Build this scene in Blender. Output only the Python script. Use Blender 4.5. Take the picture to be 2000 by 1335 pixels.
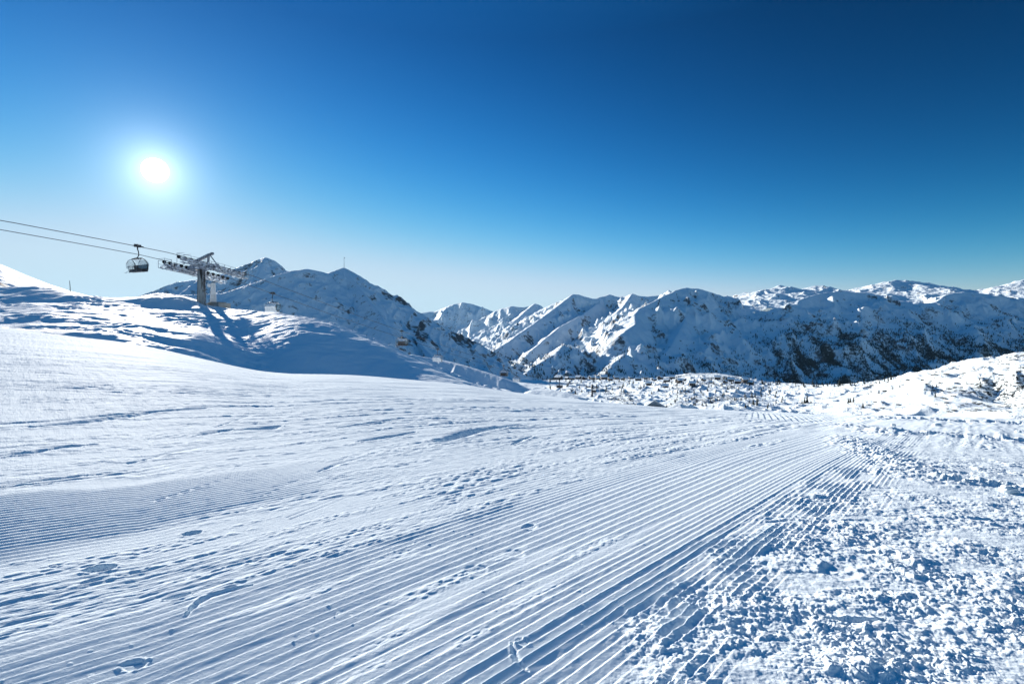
import bpy, bmesh, math, random
import numpy as np
from mathutils import Vector

for o in list(bpy.data.objects):
    bpy.data.objects.remove(o)
S = bpy.context.scene
COL = S.collection

# ------------------------------------------------------------------ camera
# the photograph is described in a 2000 x 1335 frame: a direction seen at (u, v) is
# ((u-1000)/1000, 1, (650-v)/1000); the camera stands at the origin, level, looking along +Y
HOR = 650.0
cam_d = bpy.data.cameras.new('camera')
cam_d.sensor_width = 36.0
cam_d.lens = 18.0
cam_d.shift_y = -(667.5 - HOR) / 2000.0
cam_d.clip_start = 0.05
cam_d.clip_end = 60000
cam = bpy.data.objects.new('camera', cam_d)
COL.objects.link(cam)
cam.rotation_euler = (math.radians(90), 0, 0)
S.camera = cam

# ------------------------------------------------------------------ sun, sky
SUN = Vector((-0.697, 1.0, 0.317)).normalized()
SUN_EL = math.asin(SUN.z)
SUN_AZ = math.atan2(SUN.x, SUN.y)
sd = bpy.data.lights.new('sun', 'SUN')
sd.energy = 4.7
sd.angle = math.radians(0.5)
sd.color = (1.0, 0.93, 0.84)
so = bpy.data.objects.new('sun', sd)
COL.objects.link(so)
so.rotation_euler = (-SUN).to_track_quat('-Z', 'Y').to_euler()

W = bpy.data.worlds.new("World")
S.world = W
W.use_nodes = True
nt = W.node_tree
nt.nodes.clear()
def nd(tree, typ, **kw):
    n = tree.nodes.new(typ)
    for k, v in kw.items():
        setattr(n, k, v)
    return n
out = nd(nt, 'ShaderNodeOutputWorld')
bg = nd(nt, 'ShaderNodeBackground')
sky = nd(nt, 'ShaderNodeTexSky', sky_type='NISHITA')
sky.sun_disc = False
sky.sun_elevation = SUN_EL
sky.sun_rotation = SUN_AZ
sky.altitude = 1900
sky.air_density = 1.0
sky.dust_density = 0.06
sky.ozone_density = 2.2
tc = nd(nt, 'ShaderNodeTexCoord')
dot = nd(nt, 'ShaderNodeVectorMath', operation='DOT_PRODUCT')
nrm = nd(nt, 'ShaderNodeVectorMath', operation='NORMALIZE')
nt.links.new(tc.outputs['Generated'], nrm.inputs[0])
nt.links.new(nrm.outputs[0], dot.inputs[0])
dot.inputs[1].default_value = SUN
def mth(tree, op, a, b=None, c=None, clamp=False):
    n = tree.nodes.new('ShaderNodeMath')
    n.operation = op
    n.use_clamp = clamp
    for i, q in enumerate((a, b, c)):
        if q is None:
            continue
        if isinstance(q, (int, float)):
            n.inputs[i].default_value = q
        else:
            tree.links.new(q, n.inputs[i])
    return n.outputs[0]
ang = mth(nt, 'ARCCOSINE', mth(nt, 'MINIMUM', dot.outputs['Value'], 0.999999))      # angle from the sun, radians
# the thin dry air of the heights: a steeper fall from pale horizon to deep blue than the plain model gives
sep = nd(nt, 'ShaderNodeSeparateColor'); cmb = nd(nt, 'ShaderNodeCombineColor')
nt.links.new(sky.outputs[0], sep.inputs[0])
for i, (gam, k, top) in enumerate(((4.5, 31.0, 0.54), (2.6, 3.75, 0.73), (2.85, 3.7, 0.85))):
    xx = mth(nt, 'MULTIPLY', mth(nt, 'POWER', mth(nt, 'MULTIPLY', sep.outputs[i], 0.125), gam), -k / top)
    nt.links.new(mth(nt, 'MULTIPLY', mth(nt, 'SUBTRACT', 1.0, mth(nt, 'EXPONENT', xx)), top * 5), cmb.inputs[i])
# extra blue added to the unseen sky overhead, as fill light for shaded snow
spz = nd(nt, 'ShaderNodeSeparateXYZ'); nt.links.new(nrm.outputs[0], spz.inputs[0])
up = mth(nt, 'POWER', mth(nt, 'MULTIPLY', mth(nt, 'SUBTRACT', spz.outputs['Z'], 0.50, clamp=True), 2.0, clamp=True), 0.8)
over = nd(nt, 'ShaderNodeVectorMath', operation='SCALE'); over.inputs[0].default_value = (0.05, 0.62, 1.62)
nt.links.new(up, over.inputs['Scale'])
# aureole of thin haze round the sun and the dazzling disc itself
g1 = mth(nt, 'MULTIPLY', mth(nt, 'EXPONENT', mth(nt, 'MULTIPLY', ang, -1 / 0.12)), 0.50)
g2 = mth(nt, 'MULTIPLY', mth(nt, 'EXPONENT', mth(nt, 'MULTIPLY', ang, -1 / 0.028)), 7.0)
disc = mth(nt, 'MULTIPLY', mth(nt, 'LESS_THAN', ang, 0.018), 60.0)
gl = mth(nt, 'ADD', mth(nt, 'ADD', g1, g2), disc)
glow = nd(nt, 'ShaderNodeVectorMath', operation='SCALE')
glow.inputs[0].default_value = (0.86, 0.95, 1.0)
nt.links.new(gl, glow.inputs['Scale'])
addc = nd(nt, 'ShaderNodeVectorMath', operation='ADD')
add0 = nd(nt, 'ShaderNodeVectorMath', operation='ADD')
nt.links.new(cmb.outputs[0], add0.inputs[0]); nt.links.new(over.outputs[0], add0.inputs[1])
nt.links.new(add0.outputs[0], addc.inputs[0])
nt.links.new(glow.outputs[0], addc.inputs[1])
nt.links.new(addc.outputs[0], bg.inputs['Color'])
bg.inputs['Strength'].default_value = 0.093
nt.links.new(bg.outputs[0], out.inputs[0])

S.view_settings.view_transform = 'Standard'
S.view_settings.look = 'None'
S.view_settings.gamma = 1.0
S.view_settings.exposure = 1.12
S.render.engine = 'CYCLES'
S.cycles.max_bounces = 6
S.cycles.diffuse_bounces = 3

# ------------------------------------------------------------------ noise
_rng = np.random.RandomState(7)
_P = _rng.permutation(4096).astype(np.int64)
_GA = _rng.rand(4096) * 2 * np.pi
_GX, _GY = np.cos(_GA), np.sin(_GA)
_R1, _R2, _R3 = _rng.rand(4096), _rng.rand(4096), _rng.rand(4096)
def _hash(i, j, seed):
    return _P[(_P[(i + seed * 131) & 4095] + j) & 4095]
def noise(x, y, seed=0):
    xi = np.floor(x).astype(np.int64); yi = np.floor(y).astype(np.int64)
    fx = x - xi; fy = y - yi
    ux = fx * fx * fx * (fx * (fx * 6 - 15) + 10); uy = fy * fy * fy * (fy * (fy * 6 - 15) + 10)
    def g(a, b):
        h = _hash(xi + a, yi + b, seed)
        return _GX[h] * (fx - a) + _GY[h] * (fy - b)
    n0 = g(0, 0); n1 = g(1, 0); n2 = g(0, 1); n3 = g(1, 1)
    a = n0 + ux * (n1 - n0); b = n2 + ux * (n3 - n2)
    return (a + uy * (b - a)) * 1.5
def fbm(x, y, octs=4, seed=0, lac=2.03, gain=0.5):
    s = 0; a = 1.0
    for o in range(octs):
        s = s + a * noise(x, y, seed + o * 7)
        x = x * lac + 11.3; y = y * lac - 5.7
        a *= gain
    return s
def ridged(x, y, octs=4, seed=0, gain=0.5):
    s = 0; a = 1.0; w = 1.0
    for o in range(octs):
        n = 1 - np.abs(noise(x, y, seed + o * 5)) * 1.6
        n = n * n * w
        w = np.clip(n * 1.3, 0, 1)
        s = s + a * n
        x = x * 2.07 + 3.1; y = y * 2.07 + 7.7
        a *= gain
    return s
def worley(x, y, seed=0):
    """distance to the nearest of one random point a cell, and that point's random value"""
    xi = np.floor(x).astype(np.int64); yi = np.floor(y).astype(np.int64)
    best = np.full(x.shape, 9.0); val = np.zeros(x.shape)
    for a in (-1, 0, 1):
        for b in (-1, 0, 1):
            h = _hash(xi + a, yi + b, seed)
            d = (xi + a + _R1[h] - x) ** 2 + (yi + b + _R2[h] - y) ** 2
            m = d < best
            best = np.where(m, d, best); val = np.where(m, _R3[h], val)
    return np.sqrt(best), val
def bumps(x, y, seed=0, thr=0.0, rad=0.62):
    """soft knobs of snow, some in every cell, none of them cut off at a cell's edge"""
    xi = np.floor(x).astype(np.int64); yi = np.floor(y).astype(np.int64)
    best = np.zeros(x.shape)
    for a in (-1, 0, 1):
        for b in (-1, 0, 1):
            h = _hash(xi + a, yi + b, seed)
            r = rad * (0.55 + 0.9 * _R3[(h * 7 + 5) & 4095])
            d = ((xi + a + _R1[h] - x) ** 2 + (yi + b + _R2[h] - y) ** 2) / (r * r)
            k = np.clip(1 - d, 0, 1)
            best = np.maximum(best, k * (2 - k) * k ** 0.3 * (_R3[h] > thr) * (0.45 + 0.6 * _R3[h]))
    return best
def sst(e0, e1, x):
    t = np.clip((x - e0) / (e1 - e0), 0, 1)
    return t * t * (3 - 2 * t)
def curve(pts, x, width=0.0):
    """smoothed piecewise-linear curve through (x, value) points"""
    px = np.array([p[0] for p in pts], float); pv = np.array([p[1] for p in pts], float)
    if width <= 0:
        return np.interp(x, px, pv)
    s = 0; ws = 0
    for k in np.linspace(-2, 2, 9):
        w = math.exp(-k * k / 2)
        s = s + w * np.interp(x + k * width, px, pv); ws += w
    return s / ws

# ------------------------------------------------------------------ materials
def new_mat(name):
    m = bpy.data.materials.new(name)
    m.use_nodes = True
    t = m.node_tree
    return m, t, t.nodes['Principled BSDF']
def simple(name, col, rough=0.6, metal=0.0, var=0.15, scale=8.0, bump=0.0):
    m, t, p = new_mat(name)
    tc = nd(t, 'ShaderNodeTexCoord')
    n = nd(t, 'ShaderNodeTexNoise'); n.inputs['Scale'].default_value = scale; n.inputs['Detail'].default_value = 5
    t.links.new(tc.outputs['Object'], n.inputs['Vector'])
    r = nd(t, 'ShaderNodeMapRange')
    r.inputs['From Min'].default_value = 0.3; r.inputs['From Max'].default_value = 0.7
    r.inputs['To Min'].default_value = 1 - var; r.inputs['To Max'].default_value = 1 + var
    t.links.new(n.outputs['Fac'], r.inputs['Value'])
    v = nd(t, 'ShaderNodeVectorMath', operation='SCALE')
    v.inputs[0].default_value = col[:3]
    t.links.new(r.outputs[0], v.inputs['Scale'])
    t.links.new(v.outputs[0], p.inputs['Base Color'])
    p.inputs['Roughness'].default_value = rough
    p.inputs['Metallic'].default_value = metal
    if bump:
        b = nd(t, 'ShaderNodeBump'); b.inputs['Strength'].default_value = 0.6; b.inputs['Distance'].default_value = bump
        t.links.new(n.outputs['Fac'], b.inputs['Height']); t.links.new(b.outputs[0], p.inputs['Normal'])
    return m

SNOW = (0.80, 0.885, 0.925)
def snow_near():
    m, t, p = new_mat('groomed_snow')
    p.inputs['Base Color'].default_value = (*SNOW, 1)
    p.inputs['Roughness'].default_value = 0.75
    p.inputs['Specular IOR Level'].default_value = 0.016
    geo = nd(t, 'ShaderNodeNewGeometry')
    # grain: clotted crystals, and streaks along the run for what is too fine to model far off
    rot = nd(t, 'ShaderNodeMapping'); rot.inputs['Rotation'].default_value = (0, 0, math.radians(48))
    rot.inputs['Scale'].default_value = (1, 1, 1)
    t.links.new(geo.outputs['Position'], rot.inputs['Vector'])
    st = nd(t, 'ShaderNodeMapping'); st.inputs['Scale'].default_value = (0.35, 3.2, 1)
    t.links.new(rot.outputs[0], st.inputs['Vector'])
    n1 = nd(t, 'ShaderNodeTexNoise'); n1.inputs['Scale'].default_value = 1.6; n1.inputs['Detail'].default_value = 8
    n1.inputs['Roughness'].default_value = 0.65
    t.links.new(st.outputs[0], n1.inputs['Vector'])
    n2 = nd(t, 'ShaderNodeTexNoise'); n2.inputs['Scale'].default_value = 55; n2.inputs['Detail'].default_value = 6
    n2.inputs['Roughness'].default_value = 0.7
    t.links.new(geo.outputs['Position'], n2.inputs['Vector'])
    at = nd(t, 'ShaderNodeAttribute', attribute_name='fine')
    b1 = nd(t, 'ShaderNodeBump'); b1.inputs['Distance'].default_value = 0.06
    t.links.new(mth(t, 'MULTIPLY', at.outputs['Fac'], 0.9), b1.inputs['Strength'])
    t.links.new(n1.outputs['Fac'], b1.inputs['Height'])
    b2 = nd(t, 'ShaderNodeBump'); b2.inputs['Distance'].default_value = 0.006; b2.inputs['Strength'].default_value = 0.7
    t.links.new(n2.outputs['Fac'], b2.inputs['Height'])
    t.links.new(b1.outputs[0], b2.inputs['Normal'])
    t.links.new(b2.outputs[0], p.inputs['Normal'])
    # half of the surface is loose powder without any glaze
    p2 = nd(t, 'ShaderNodeBsdfDiffuse'); p2.inputs['Color'].default_value = (*SNOW, 1); t.links.new(b2.outputs[0], p2.inputs['Normal'])
    mx = nd(t, 'ShaderNodeMixShader'); mx.inputs[0].default_value = 0.62
    om = [n for n in t.nodes if n.type == 'OUTPUT_MATERIAL'][0]
    t.links.new(p.outputs[0], mx.inputs[1]); t.links.new(p2.outputs[0], mx.inputs[2]); t.links.new(mx.outputs[0], om.inputs['Surface'])
    return m
def snow_far(name, scale, bump, fine_rock=(0.30, 0.7), rock=(0.10, 0.085, 0.075), wood=(0.022, 0.030, 0.026), thr=0.5, soft=0.10):
    """snow with rock and dark growth where the vertex masks 'rock' and 'wood' and a fine noise agree"""
    m, t, p = new_mat(name)
    geo = nd(t, 'ShaderNodeNewGeometry')
    n = nd(t, 'ShaderNodeTexNoise'); n.inputs['Scale'].default_value = scale; n.inputs['Detail'].default_value = 9
    n.inputs['Roughness'].default_value = 0.68
    t.links.new(geo.outputs['Position'], n.inputs['Vector'])
    n3 = nd(t, 'ShaderNodeTexNoise'); n3.inputs['Scale'].default_value = scale * 3.1; n3.inputs['Detail'].default_value = 6
    n3.inputs['Roughness'].default_value = 0.7
    t.links.new(geo.outputs['Position'], n3.inputs['Vector'])
    def mask(attr, nz):
        a = nd(t, 'ShaderNodeAttribute', attribute_name=attr)
        s = mth(t, 'ADD', a.outputs['Fac'], mth(t, 'MULTIPLY', mth(t, 'SUBTRACT', nz, 0.5), 1.6))
        r = nd(t, 'ShaderNodeMapRange', interpolation_type='SMOOTHSTEP')
        r.inputs['From Min'].default_value = thr; r.inputs['From Max'].default_value = thr + soft
        t.links.new(s, r.inputs['Value'])
        return r.outputs[0]
    mr = mask('rock', n.outputs['Fac']); mw = mask('wood', n3.outputs['Fac'])
    cr = nd(t, 'ShaderNodeMix', data_type='RGBA')
    cr.inputs['A'].default_value = (rock[0] * .6, rock[1] * .6, rock[2] * .6, 1); cr.inputs['B'].default_value = (rock[0] * 1.7, rock[1] * 1.7, rock[2] * 1.7, 1)
    t.links.new(n3.outputs['Fac'], cr.inputs['Factor'])
    c1 = nd(t, 'ShaderNodeMix', data_type='RGBA')
    c1.inputs['A'].default_value = (*SNOW, 1)
    t.links.new(mr, c1.inputs['Factor']); t.links.new(cr.outputs['Result'], c1.inputs['B'])
    c2 = nd(t, 'ShaderNodeMix', data_type='RGBA')
    c2.inputs['B'].default_value = (*wood, 1)
    t.links.new(mw, c2.inputs['Factor']); t.links.new(c1.outputs['Result'], c2.inputs['A'])
    t.links.new(c2.outputs['Result'], p.inputs['Base Color'])
    p.inputs['Roughness'].default_value = 0.7
    p.inputs['Specular IOR Level'].default_value = 0.2
    b = nd(t, 'ShaderNodeBump'); b.inputs['Distance'].default_value = bump; b.inputs['Strength'].default_value = 1.0
    t.links.new(n.outputs['Fac'], b.inputs['Height'])
    t.links.new(b.outputs[0], p.inputs['Normal'])
    return m

# ------------------------------------------------------------------ object helpers
def setp(o, label=None, cat=None, group=None, kind=None):
    if label:
        assert len(label.replace('-', ' ').split()) <= 16, label
        o['label'] = label
    if cat: o['category'] = cat
    if group: o['group'] = group
    if kind: o['kind'] = kind
    return o
def thing(name, label, cat, loc=(0, 0, 0), rz=0.0, group=None):
    o = bpy.data.objects.new(name, None)
    o.empty_display_size = 0.3
    COL.objects.link(o)
    o.location = loc; o.rotation_euler = (0, 0, rz)
    return setp(o, label, cat, group)
def grid_obj(name, X, Y, Z, mat, attrs=None):
    """X, Y, Z: 2-D arrays (rows away from the camera, columns across)"""
    r, c = X.shape
    co = np.empty((r * c, 3), np.float32)
    co[:, 0] = X.ravel(); co[:, 1] = Y.ravel(); co[:, 2] = Z.ravel()
    i = np.arange(r * c, dtype=np.int32).reshape(r, c)
    f = np.stack([i[:-1, :-1], i[:-1, 1:], i[1:, 1:], i[1:, :-1]], -1).reshape(-1, 4)
    me = bpy.data.meshes.new(name)
    me.vertices.add(r * c); me.vertices.foreach_set('co', co.ravel())
    me.loops.add(f.size); me.loops.foreach_set('vertex_index', f.ravel())
    me.polygons.add(len(f))
    me.polygons.foreach_set('loop_start', np.arange(0, f.size, 4, dtype=np.int32))
    me.polygons.foreach_set('use_smooth', np.ones(len(f), bool))
    for k, v in (attrs or {}).items():
        a = me.attributes.new(k, 'FLOAT', 'POINT')
        a.data.foreach_set('value', np.asarray(v, np.float32).ravel())
    me.materials.append(mat)
    me.update(calc_edges=True)
    o = bpy.data.objects.new(name, me)
    COL.objects.link(o)
    return o
class MB:
    """collects boxes, tubes, lathes in one mesh"""
    def __init__(s):
        s.bm = bmesh.new()
    def box(s, c, size, axes=None):
        c = Vector(c); hx, hy, hz = size[0] / 2, size[1] / 2, size[2] / 2
        ax = [Vector(a).normalized() for a in axes] if axes else [Vector((1, 0, 0)), Vector((0, 1, 0)), Vector((0, 0, 1))]
        v = [s.bm.verts.new(c + ax[0] * (a * hx) + ax[1] * (b * hy) + ax[2] * (d * hz)) for a, b, d in
             ((-1, -1, -1), (1, -1, -1), (1, 1, -1), (-1, 1, -1), (-1, -1, 1), (1, -1, 1), (1, 1, 1), (-1, 1, 1))]
        for f in ((0, 3, 2, 1), (4, 5, 6, 7), (0, 1, 5, 4), (1, 2, 6, 5), (2, 3, 7, 6), (3, 0, 4, 7)):
            s.bm.faces.new([v[k] for k in f])
        return s
    def beam(s, a, b, w, h, up=(0, 0, 1)):
        a = Vector(a); b = Vector(b); d = (b - a); L = d.length; d.normalize()
        u = Vector(up)
        if abs(d.dot(u)) > 0.97: u = Vector((0, 1, 0))
        sd = d.cross(u).normalized(); u2 = sd.cross(d)
        return s.box((a + b) / 2, (L, w, h), (d, sd, u2))
    def tube(s, pts, r, n=8, cap=True):
        pts = [Vector(p) for p in pts]
        rr = r if isinstance(r, (list, tuple)) else [r] * len(pts)
        rings = []
        ref = None
        for i, p in enumerate(pts):
            d = (pts[min(i + 1, len(pts) - 1)] - pts[max(i - 1, 0)]).normalized()
            if ref is None:
                ref = Vector((0, 0, 1)) if abs(d.z) < 0.9 else Vector((1, 0, 0))
            a = d.cross(ref).normalized(); b = d.cross(a).normalized(); 
            rings.append([s.bm.verts.new(p + (a * math.cos(t) + b * math.sin(t)) * rr[i]) for t in [2 * math.pi * k / n for k in range(n)]])
        for i in range(len(rings) - 1):
            for k in range(n):
                s.bm.faces.new((rings[i][k], rings[i][(k + 1) % n], rings[i + 1][(k + 1) % n], rings[i + 1][k]))
        if cap:
            s.bm.faces.new(rings[0][::-1]); s.bm.faces.new(rings[-1])
        return s
    def build(s, name, mat, parent=None, smooth=False):
        bmesh.ops.recalc_face_normals(s.bm, faces=s.bm.faces)
        me = bpy.data.meshes.new(name)
        s.bm.to_mesh(me); s.bm.free()
        me.materials.append(mat)
        if smooth:
            me.polygons.foreach_set('use_smooth', np.ones(len(me.polygons), bool))
        o = bpy.data.objects.new(name, me)
        COL.objects.link(o)
        if parent: o.parent = parent
        return o
def copy_tree(src, loc=None, rz=None, parent=None):
    c = src.copy(); COL.objects.link(c)
    if parent: c.parent = parent
    if loc is not None: c.location = loc
    if rz is not None: c.rotation_euler = (0, 0, rz)
    for ch in [o for o in COL.objects if o.parent == src]:
        copy_tree(ch, parent=c)
    return c

# =================================================================== THE PISTE
H0 = 1.2
K_ = 0.055
CREST = [(-3, -0.02), (-2.2, 0.07), (-1.5, 0.05), (-1.0, 0.010), (-0.75, -0.020), (-0.60, -0.052), (-0.48, -0.079), (-0.30, -0.083), (-0.10, -0.100), (0, -0.116),
         (0.15, -0.131), (0.30, -0.146), (0.50, -0.156), (0.62, -0.163), (0.75, -0.162), (0.9, -0.165), (1.0, -0.170), (1.5, -0.19), (3.5, -0.25)]
CREST_Y = [(-3, 45), (-1, 36), (-0.5, 34), (0, 36), (0.5, 32), (1.0, 30), (3.5, 30)]
def piste_slope(X, Y):
    m = curve(CREST, X, 0.035)
    yc = curve(CREST_Y, X, 0.1)
    q = 1 / Y; qc = 1 / yc
    e = q - qc
    kk = (-0.02 - 0.06 * X - m) / H0 - qc            # makes the ground near the camera one even plane
    kk = 0.012 + np.clip(kk - 0.012, 0, 0.2)
    s = m - H0 * (np.sqrt(e * e + kk * kk) - kk)
    s = s - 0.22 * np.clip(-e / qc, 0, 1) ** 2
    return s
def on_piste(u, v):
    """ground point of the run seen at (u, v) in the photograph's frame"""
    X = (u - 1000) / 1000.0; t = (HOR - v) / 1000.0
    lo, hi = 0.3, float(curve(CREST_Y, np.array([X]), 0.1)[0])
    for _ in range(60):
        mid = (lo + hi) / 2
        if piste_slope(np.array([X]), np.array([mid]))[0] < t: lo = mid
        else: hi = mid
    Y = (lo + hi) / 2
    return X * Y, Y
GD = np.array((0.9, 1.0)) / math.hypot(0.9, 1.0)          # the way the groomer drove
def st_of(x, y):
    return x * GD[0] + y * GD[1], x * GD[1] - y * GD[0]    # along, across (grows to the right)
PITCH = 0.046
def fan(s, t):
    """the passes on the left open slightly away from the right-hand one"""
    return t + 0.095 * 5.5 * np.tanh(s / 5.5) * np.clip(-1.6 - t, 0, 0.85)
def t_at(u, v):
    x, y = on_piste(u, v)
    return float(fan(*st_of(x, y)))

def piste():
    us = np.concatenate([np.linspace(-2600, -700, 160, endpoint=False), np.linspace(-700, -60, 240, endpoint=False), np.linspace(-60, 2060, 1480, endpoint=False), np.linspace(2060, 2900, 340, endpoint=False), np.linspace(2900, 4800, 160)])
    Xc = (us - 1000) / 1000
    qs = np.concatenate([np.linspace(1 / 0.45, 1 / 1.5, 40, endpoint=False), 1 / 1.5 + (1 / 6.0 - 1 / 1.5) * np.linspace(0, 1, 560, endpoint=False),
                         1 / 6.0 + (1 / 34.0 - 1 / 6.0) * np.linspace(0, 1, 330, endpoint=False) ** 0.9])
    Ys = np.concatenate([1 / qs, np.geomspace(34.0, 130, 40)])
    X, Y = np.meshgrid(Xc, Ys)
    x = X * Y; y = Y
    z = piste_slope(X, Y) * Y
    s, t = st_of(x, y)
    t = fan(s, t)
    # sample spacing of the sheet, so that nothing finer than it can carry is put in
    dY = np.gradient(Ys)[:, None] * np.ones_like(X)
    dXx = np.gradient(Xc)[None, :] * Y
    foot = np.maximum(dXx, np.minimum(dY, 99) * 0.75)
    foot_t = np.maximum(dXx * GD[1], dY * GD[0])
    def lim(wl, f=foot):
        return sst(1.6, 3.6, wl / f)
    wob = 0.03 * noise(s / 3.1, t / 1.2, 3) + 0.05 * noise(s / 14, t / 5, 4)
    tw = t + wob * sst(2.0, 8.0, Y) + 0.002 * noise(s / 0.25, t / 0.2, 5)
    jag = 0.10 * noise(s / 0.5, t / 0.4, 11) + 0.25 * noise(s / 2.5, t / 1.5, 12)
    tm = t + jag
    tA = -2.50; tB = -1.14; tS0 = (t_at(0, 1005) + t_at(640, 890)) / 2; tS1 = (t_at(0, 1085) + t_at(600, 950)) / 2
    main = sst(tA - 0.04, tA + 0.06, tm * 0.3 + t * 0.7) * (1 - sst(tB - 0.02, tB + 0.36, tm))
    second = sst(tS0 - 0.3, tS0 - 0.1, tm) * (1 - sst(tS1, tS1 + 0.25, tm)) * (1 - sst(1.6, 3.4, s + 0.5 * noise(s / 0.8, t / 0.2, 24)))
    between = sst(tS1 + 0.1, tS1 + 0.5, tm) * (1 - sst(tA - 0.1, tA, tm)) * sst(-0.35, 0.35, noise(s / 2.2, t / 0.5, 21) + 0.1)
    rough = sst(tB - 0.15, tB + 0.35, tm + 0.25 * noise(x / 0.7, y / 0.7, 14))
    far = sst(9.5, 12.5, Y + 1.2 * noise(x / 3, y / 3, 15)) * (1 - sst(0.72, 0.78, X))
    smoothR = sst(0.74, 0.86, X + 0.02 * noise(x / 2, y / 2, 16)) * sst(8.0, 9.5, Y + 0.6 * noise(x / 1.5, y / 1.5, 17))
    rough = rough * (1 - 0.85 * smoothR) * (1 - far)
    main = main * (1 - far) * (1 - smoothR)
    worn = 0.75 * sst(0.28, 0.46, noise(s / 3.5, t / 0.22, 18)) * sst(-0.3, 0.3, noise(s / 0.6, t / 0.08, 19))
    main = main * (1 - worn)
    # corduroy: a gentle flank on the near right side, a steep one towards the sun
    ph = tw / PITCH
    fr = ph - np.floor(ph)
    saw = np.where(fr < 0.20, sst(0, 0.20, fr), 1 - (fr - 0.20) / 0.80)
    
    gid = np.floor(ph)
    gh = _R1[(gid.astype(np.int64) * 37) & 4095]
    gamp = 0.0067 * (0.70 + 0.60 * gh) * (0.95 + 0.18 * noise(s / 2.3, gid * 1.7, 31))
    deep = np.where(_R2[(gid.astype(np.int64) * 53) & 4095] > 0.89, 1.8, 1.0)
    limg = lim(PITCH * 1.9, foot_t)
    crumb = bumps(s / 0.020, t / 0.020, 41, 0.95, 0.42)
    z = z + main * limg * (gamp * deep * saw - 0.003 + 0.0007 * noise(s / 0.08, t / 0.02, 8))
    z = z + main * lim(0.06) * 0.0022 * crumb * sst(0.1, 0.6, noise(s / 0.8, t / 0.25, 42) + 0.25 * (fr < 0.4))
    z = z + second * lim(PITCH * 1.9, foot_t) * 0.0090 * saw
    z = z + between * limg * 0.0038 * saw
    # coarser combing, still visible at the brow
    for (w0, seed, a) in ((0.13, 51, 0.009), (0.30, 52, 0.013), (0.75, 53, 0.020)):
        z = z + lim(w0 * 2.2, foot_t) * a * noise(s / (w0 * 9), t / w0, seed) * sst(4 + 6 * w0, 9 + 12 * w0, Y) * (1 - 0.96 * main) * (1 - 0.7 * second) * (1 - 0.5 * rough)
    # scraped and crumbly snow on the left
    left = (1 - main) * (1 - rough) * (1 - second * 0.9)
    for (w0, seed, a) in ((0.012, 60, 0.0022), (0.022, 61, 0.0030), (0.042, 62, 0.0030), (0.11, 63, 0.0024)):
        n = noise(s / (w0 * 4.5), t / w0, seed)
        z = z + left * (0.62 + 0.38 * sst(4, 8, Y)) * lim(w0 * 2) * a * np.where(n > 0, n, n * 1.3) * sst(-0.5, 0.4, noise(s / 2.8, t / 0.5, 64) + 0.15)
    cb = bumps(s / 0.07, t / 0.05, 65, 0.6, 0.55)
    z = z + left * lim(0.1) * 0.0035 * cb * sst(2, 6, Y) * sst(-0.1, 0.3, noise(s / 1.5, t / 0.35, 66))
    # rows of crumbs thrown up by skis, strung out along the run
    for (ls, lt, seed, a, y0, y1) in ((0.05, 0.022, 161, 0.0045, 0.5, 1.5), (0.11, 0.045, 162, 0.008, 2.5, 4.5), (0.26, 0.10, 163, 0.014, 5, 9)):
        rowm = sst(0.02, 0.34, noise(s / (ls * 22), t / (lt * 4), seed + 5) + 0.12 * noise(s / (ls * 3), t / lt, seed + 9))
        z = z + left * lim(lt * 1.6, foot_t) * a * rowm * sst(y0, y1, Y) * bumps(s / ls, t / lt, seed, 0.25, 0.6)
    # churned clods on the right
    wx = x + 0.02 * noise(x / 0.06, y / 0.06, 71); wy = y + 0.02 * noise(x / 0.06, y / 0.06, 72)
    patch = (0.30 + 0.85 * sst(-0.35, 0.35, noise(x / 0.45, y / 0.45, 73))) * (0.55 + 0.6 * sst(-0.4, 0.3, noise(x / 1.7, y / 1.7, 70)))
    slab = 1 - 0.5 * sst(0.22, 0.34, noise(x / 0.55 + 0.3 * y, y / 0.30, 68))
    patch = patch * slab * 0.85
    for (w0, seed, a, thr) in ((0.013, 74, 0.0034, 0.0), (0.021, 75, 0.0048, 0.3), (0.036, 76, 0.0068, 0.5), (0.070, 77, 0.009, 0.75), (0.16, 69, 0.011, 0.85)):
        z = z + rough * patch * lim(w0 * 1.2) * a * bumps(wx / w0, wy / w0, seed, thr)
    z = z + rough * slab * lim(0.05) * (0.0055 * fbm(x / 0.05, y / 0.05, 3, 78) + 0.013 * fbm(x / 0.30, y / 0.30, 3, 79))
    zc = rough * (1 - sst(tB + 0.20, tB + 0.75, tm)) * sst(-0.4, 0.1, noise(s / 0.7, t / 0.2, 20))
    z = z + zc * limg * 0.012 * saw
    # beyond: low swells, rims of pushed-up snow beside the smooth cat road on the right
    z = z + sst(6, 18, Y) * 0.05 * noise(x / 5, y / 5, 81) + sst(10, 22, Y) * 0.10 * noise(x / 11, y / 11, 82) * (1 - sst(30, 50, Y))
    def band(u0, v0, u1, v1, w, h, seed, chunk=0.25):
        a = np.array(on_piste(u0, v0)); b = np.array(on_piste(u1, v1))
        d = b - a; L = np.hypot(*d); d = d / L
        al = (x - a[0]) * d[0] + (y - a[1]) * d[1]
        ac = (x - a[0]) * d[1] - (y - a[1]) * d[0] + w * 0.6 * noise(al / (w * 3), al * 0, seed)
        m = sst(-0.5 * w, w, al) * (1 - sst(L, L + 2 * w, al)) * np.exp(-(ac / w) ** 2)
        return m * h * (0.2 + 0.8 * bumps(x / chunk, y / chunk, seed + 1, 0.2) + 0.35 * bumps(x / chunk * 2.3, y / chunk * 2.3, seed + 2, 0.4))
    z = z + band(1700, 842, 2040, 866, 0.30, 0.09, 85, 0.22)
    z = z + band(1640, 828, 1720, 846, 0.5, 0.05, 86, 0.2)
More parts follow.
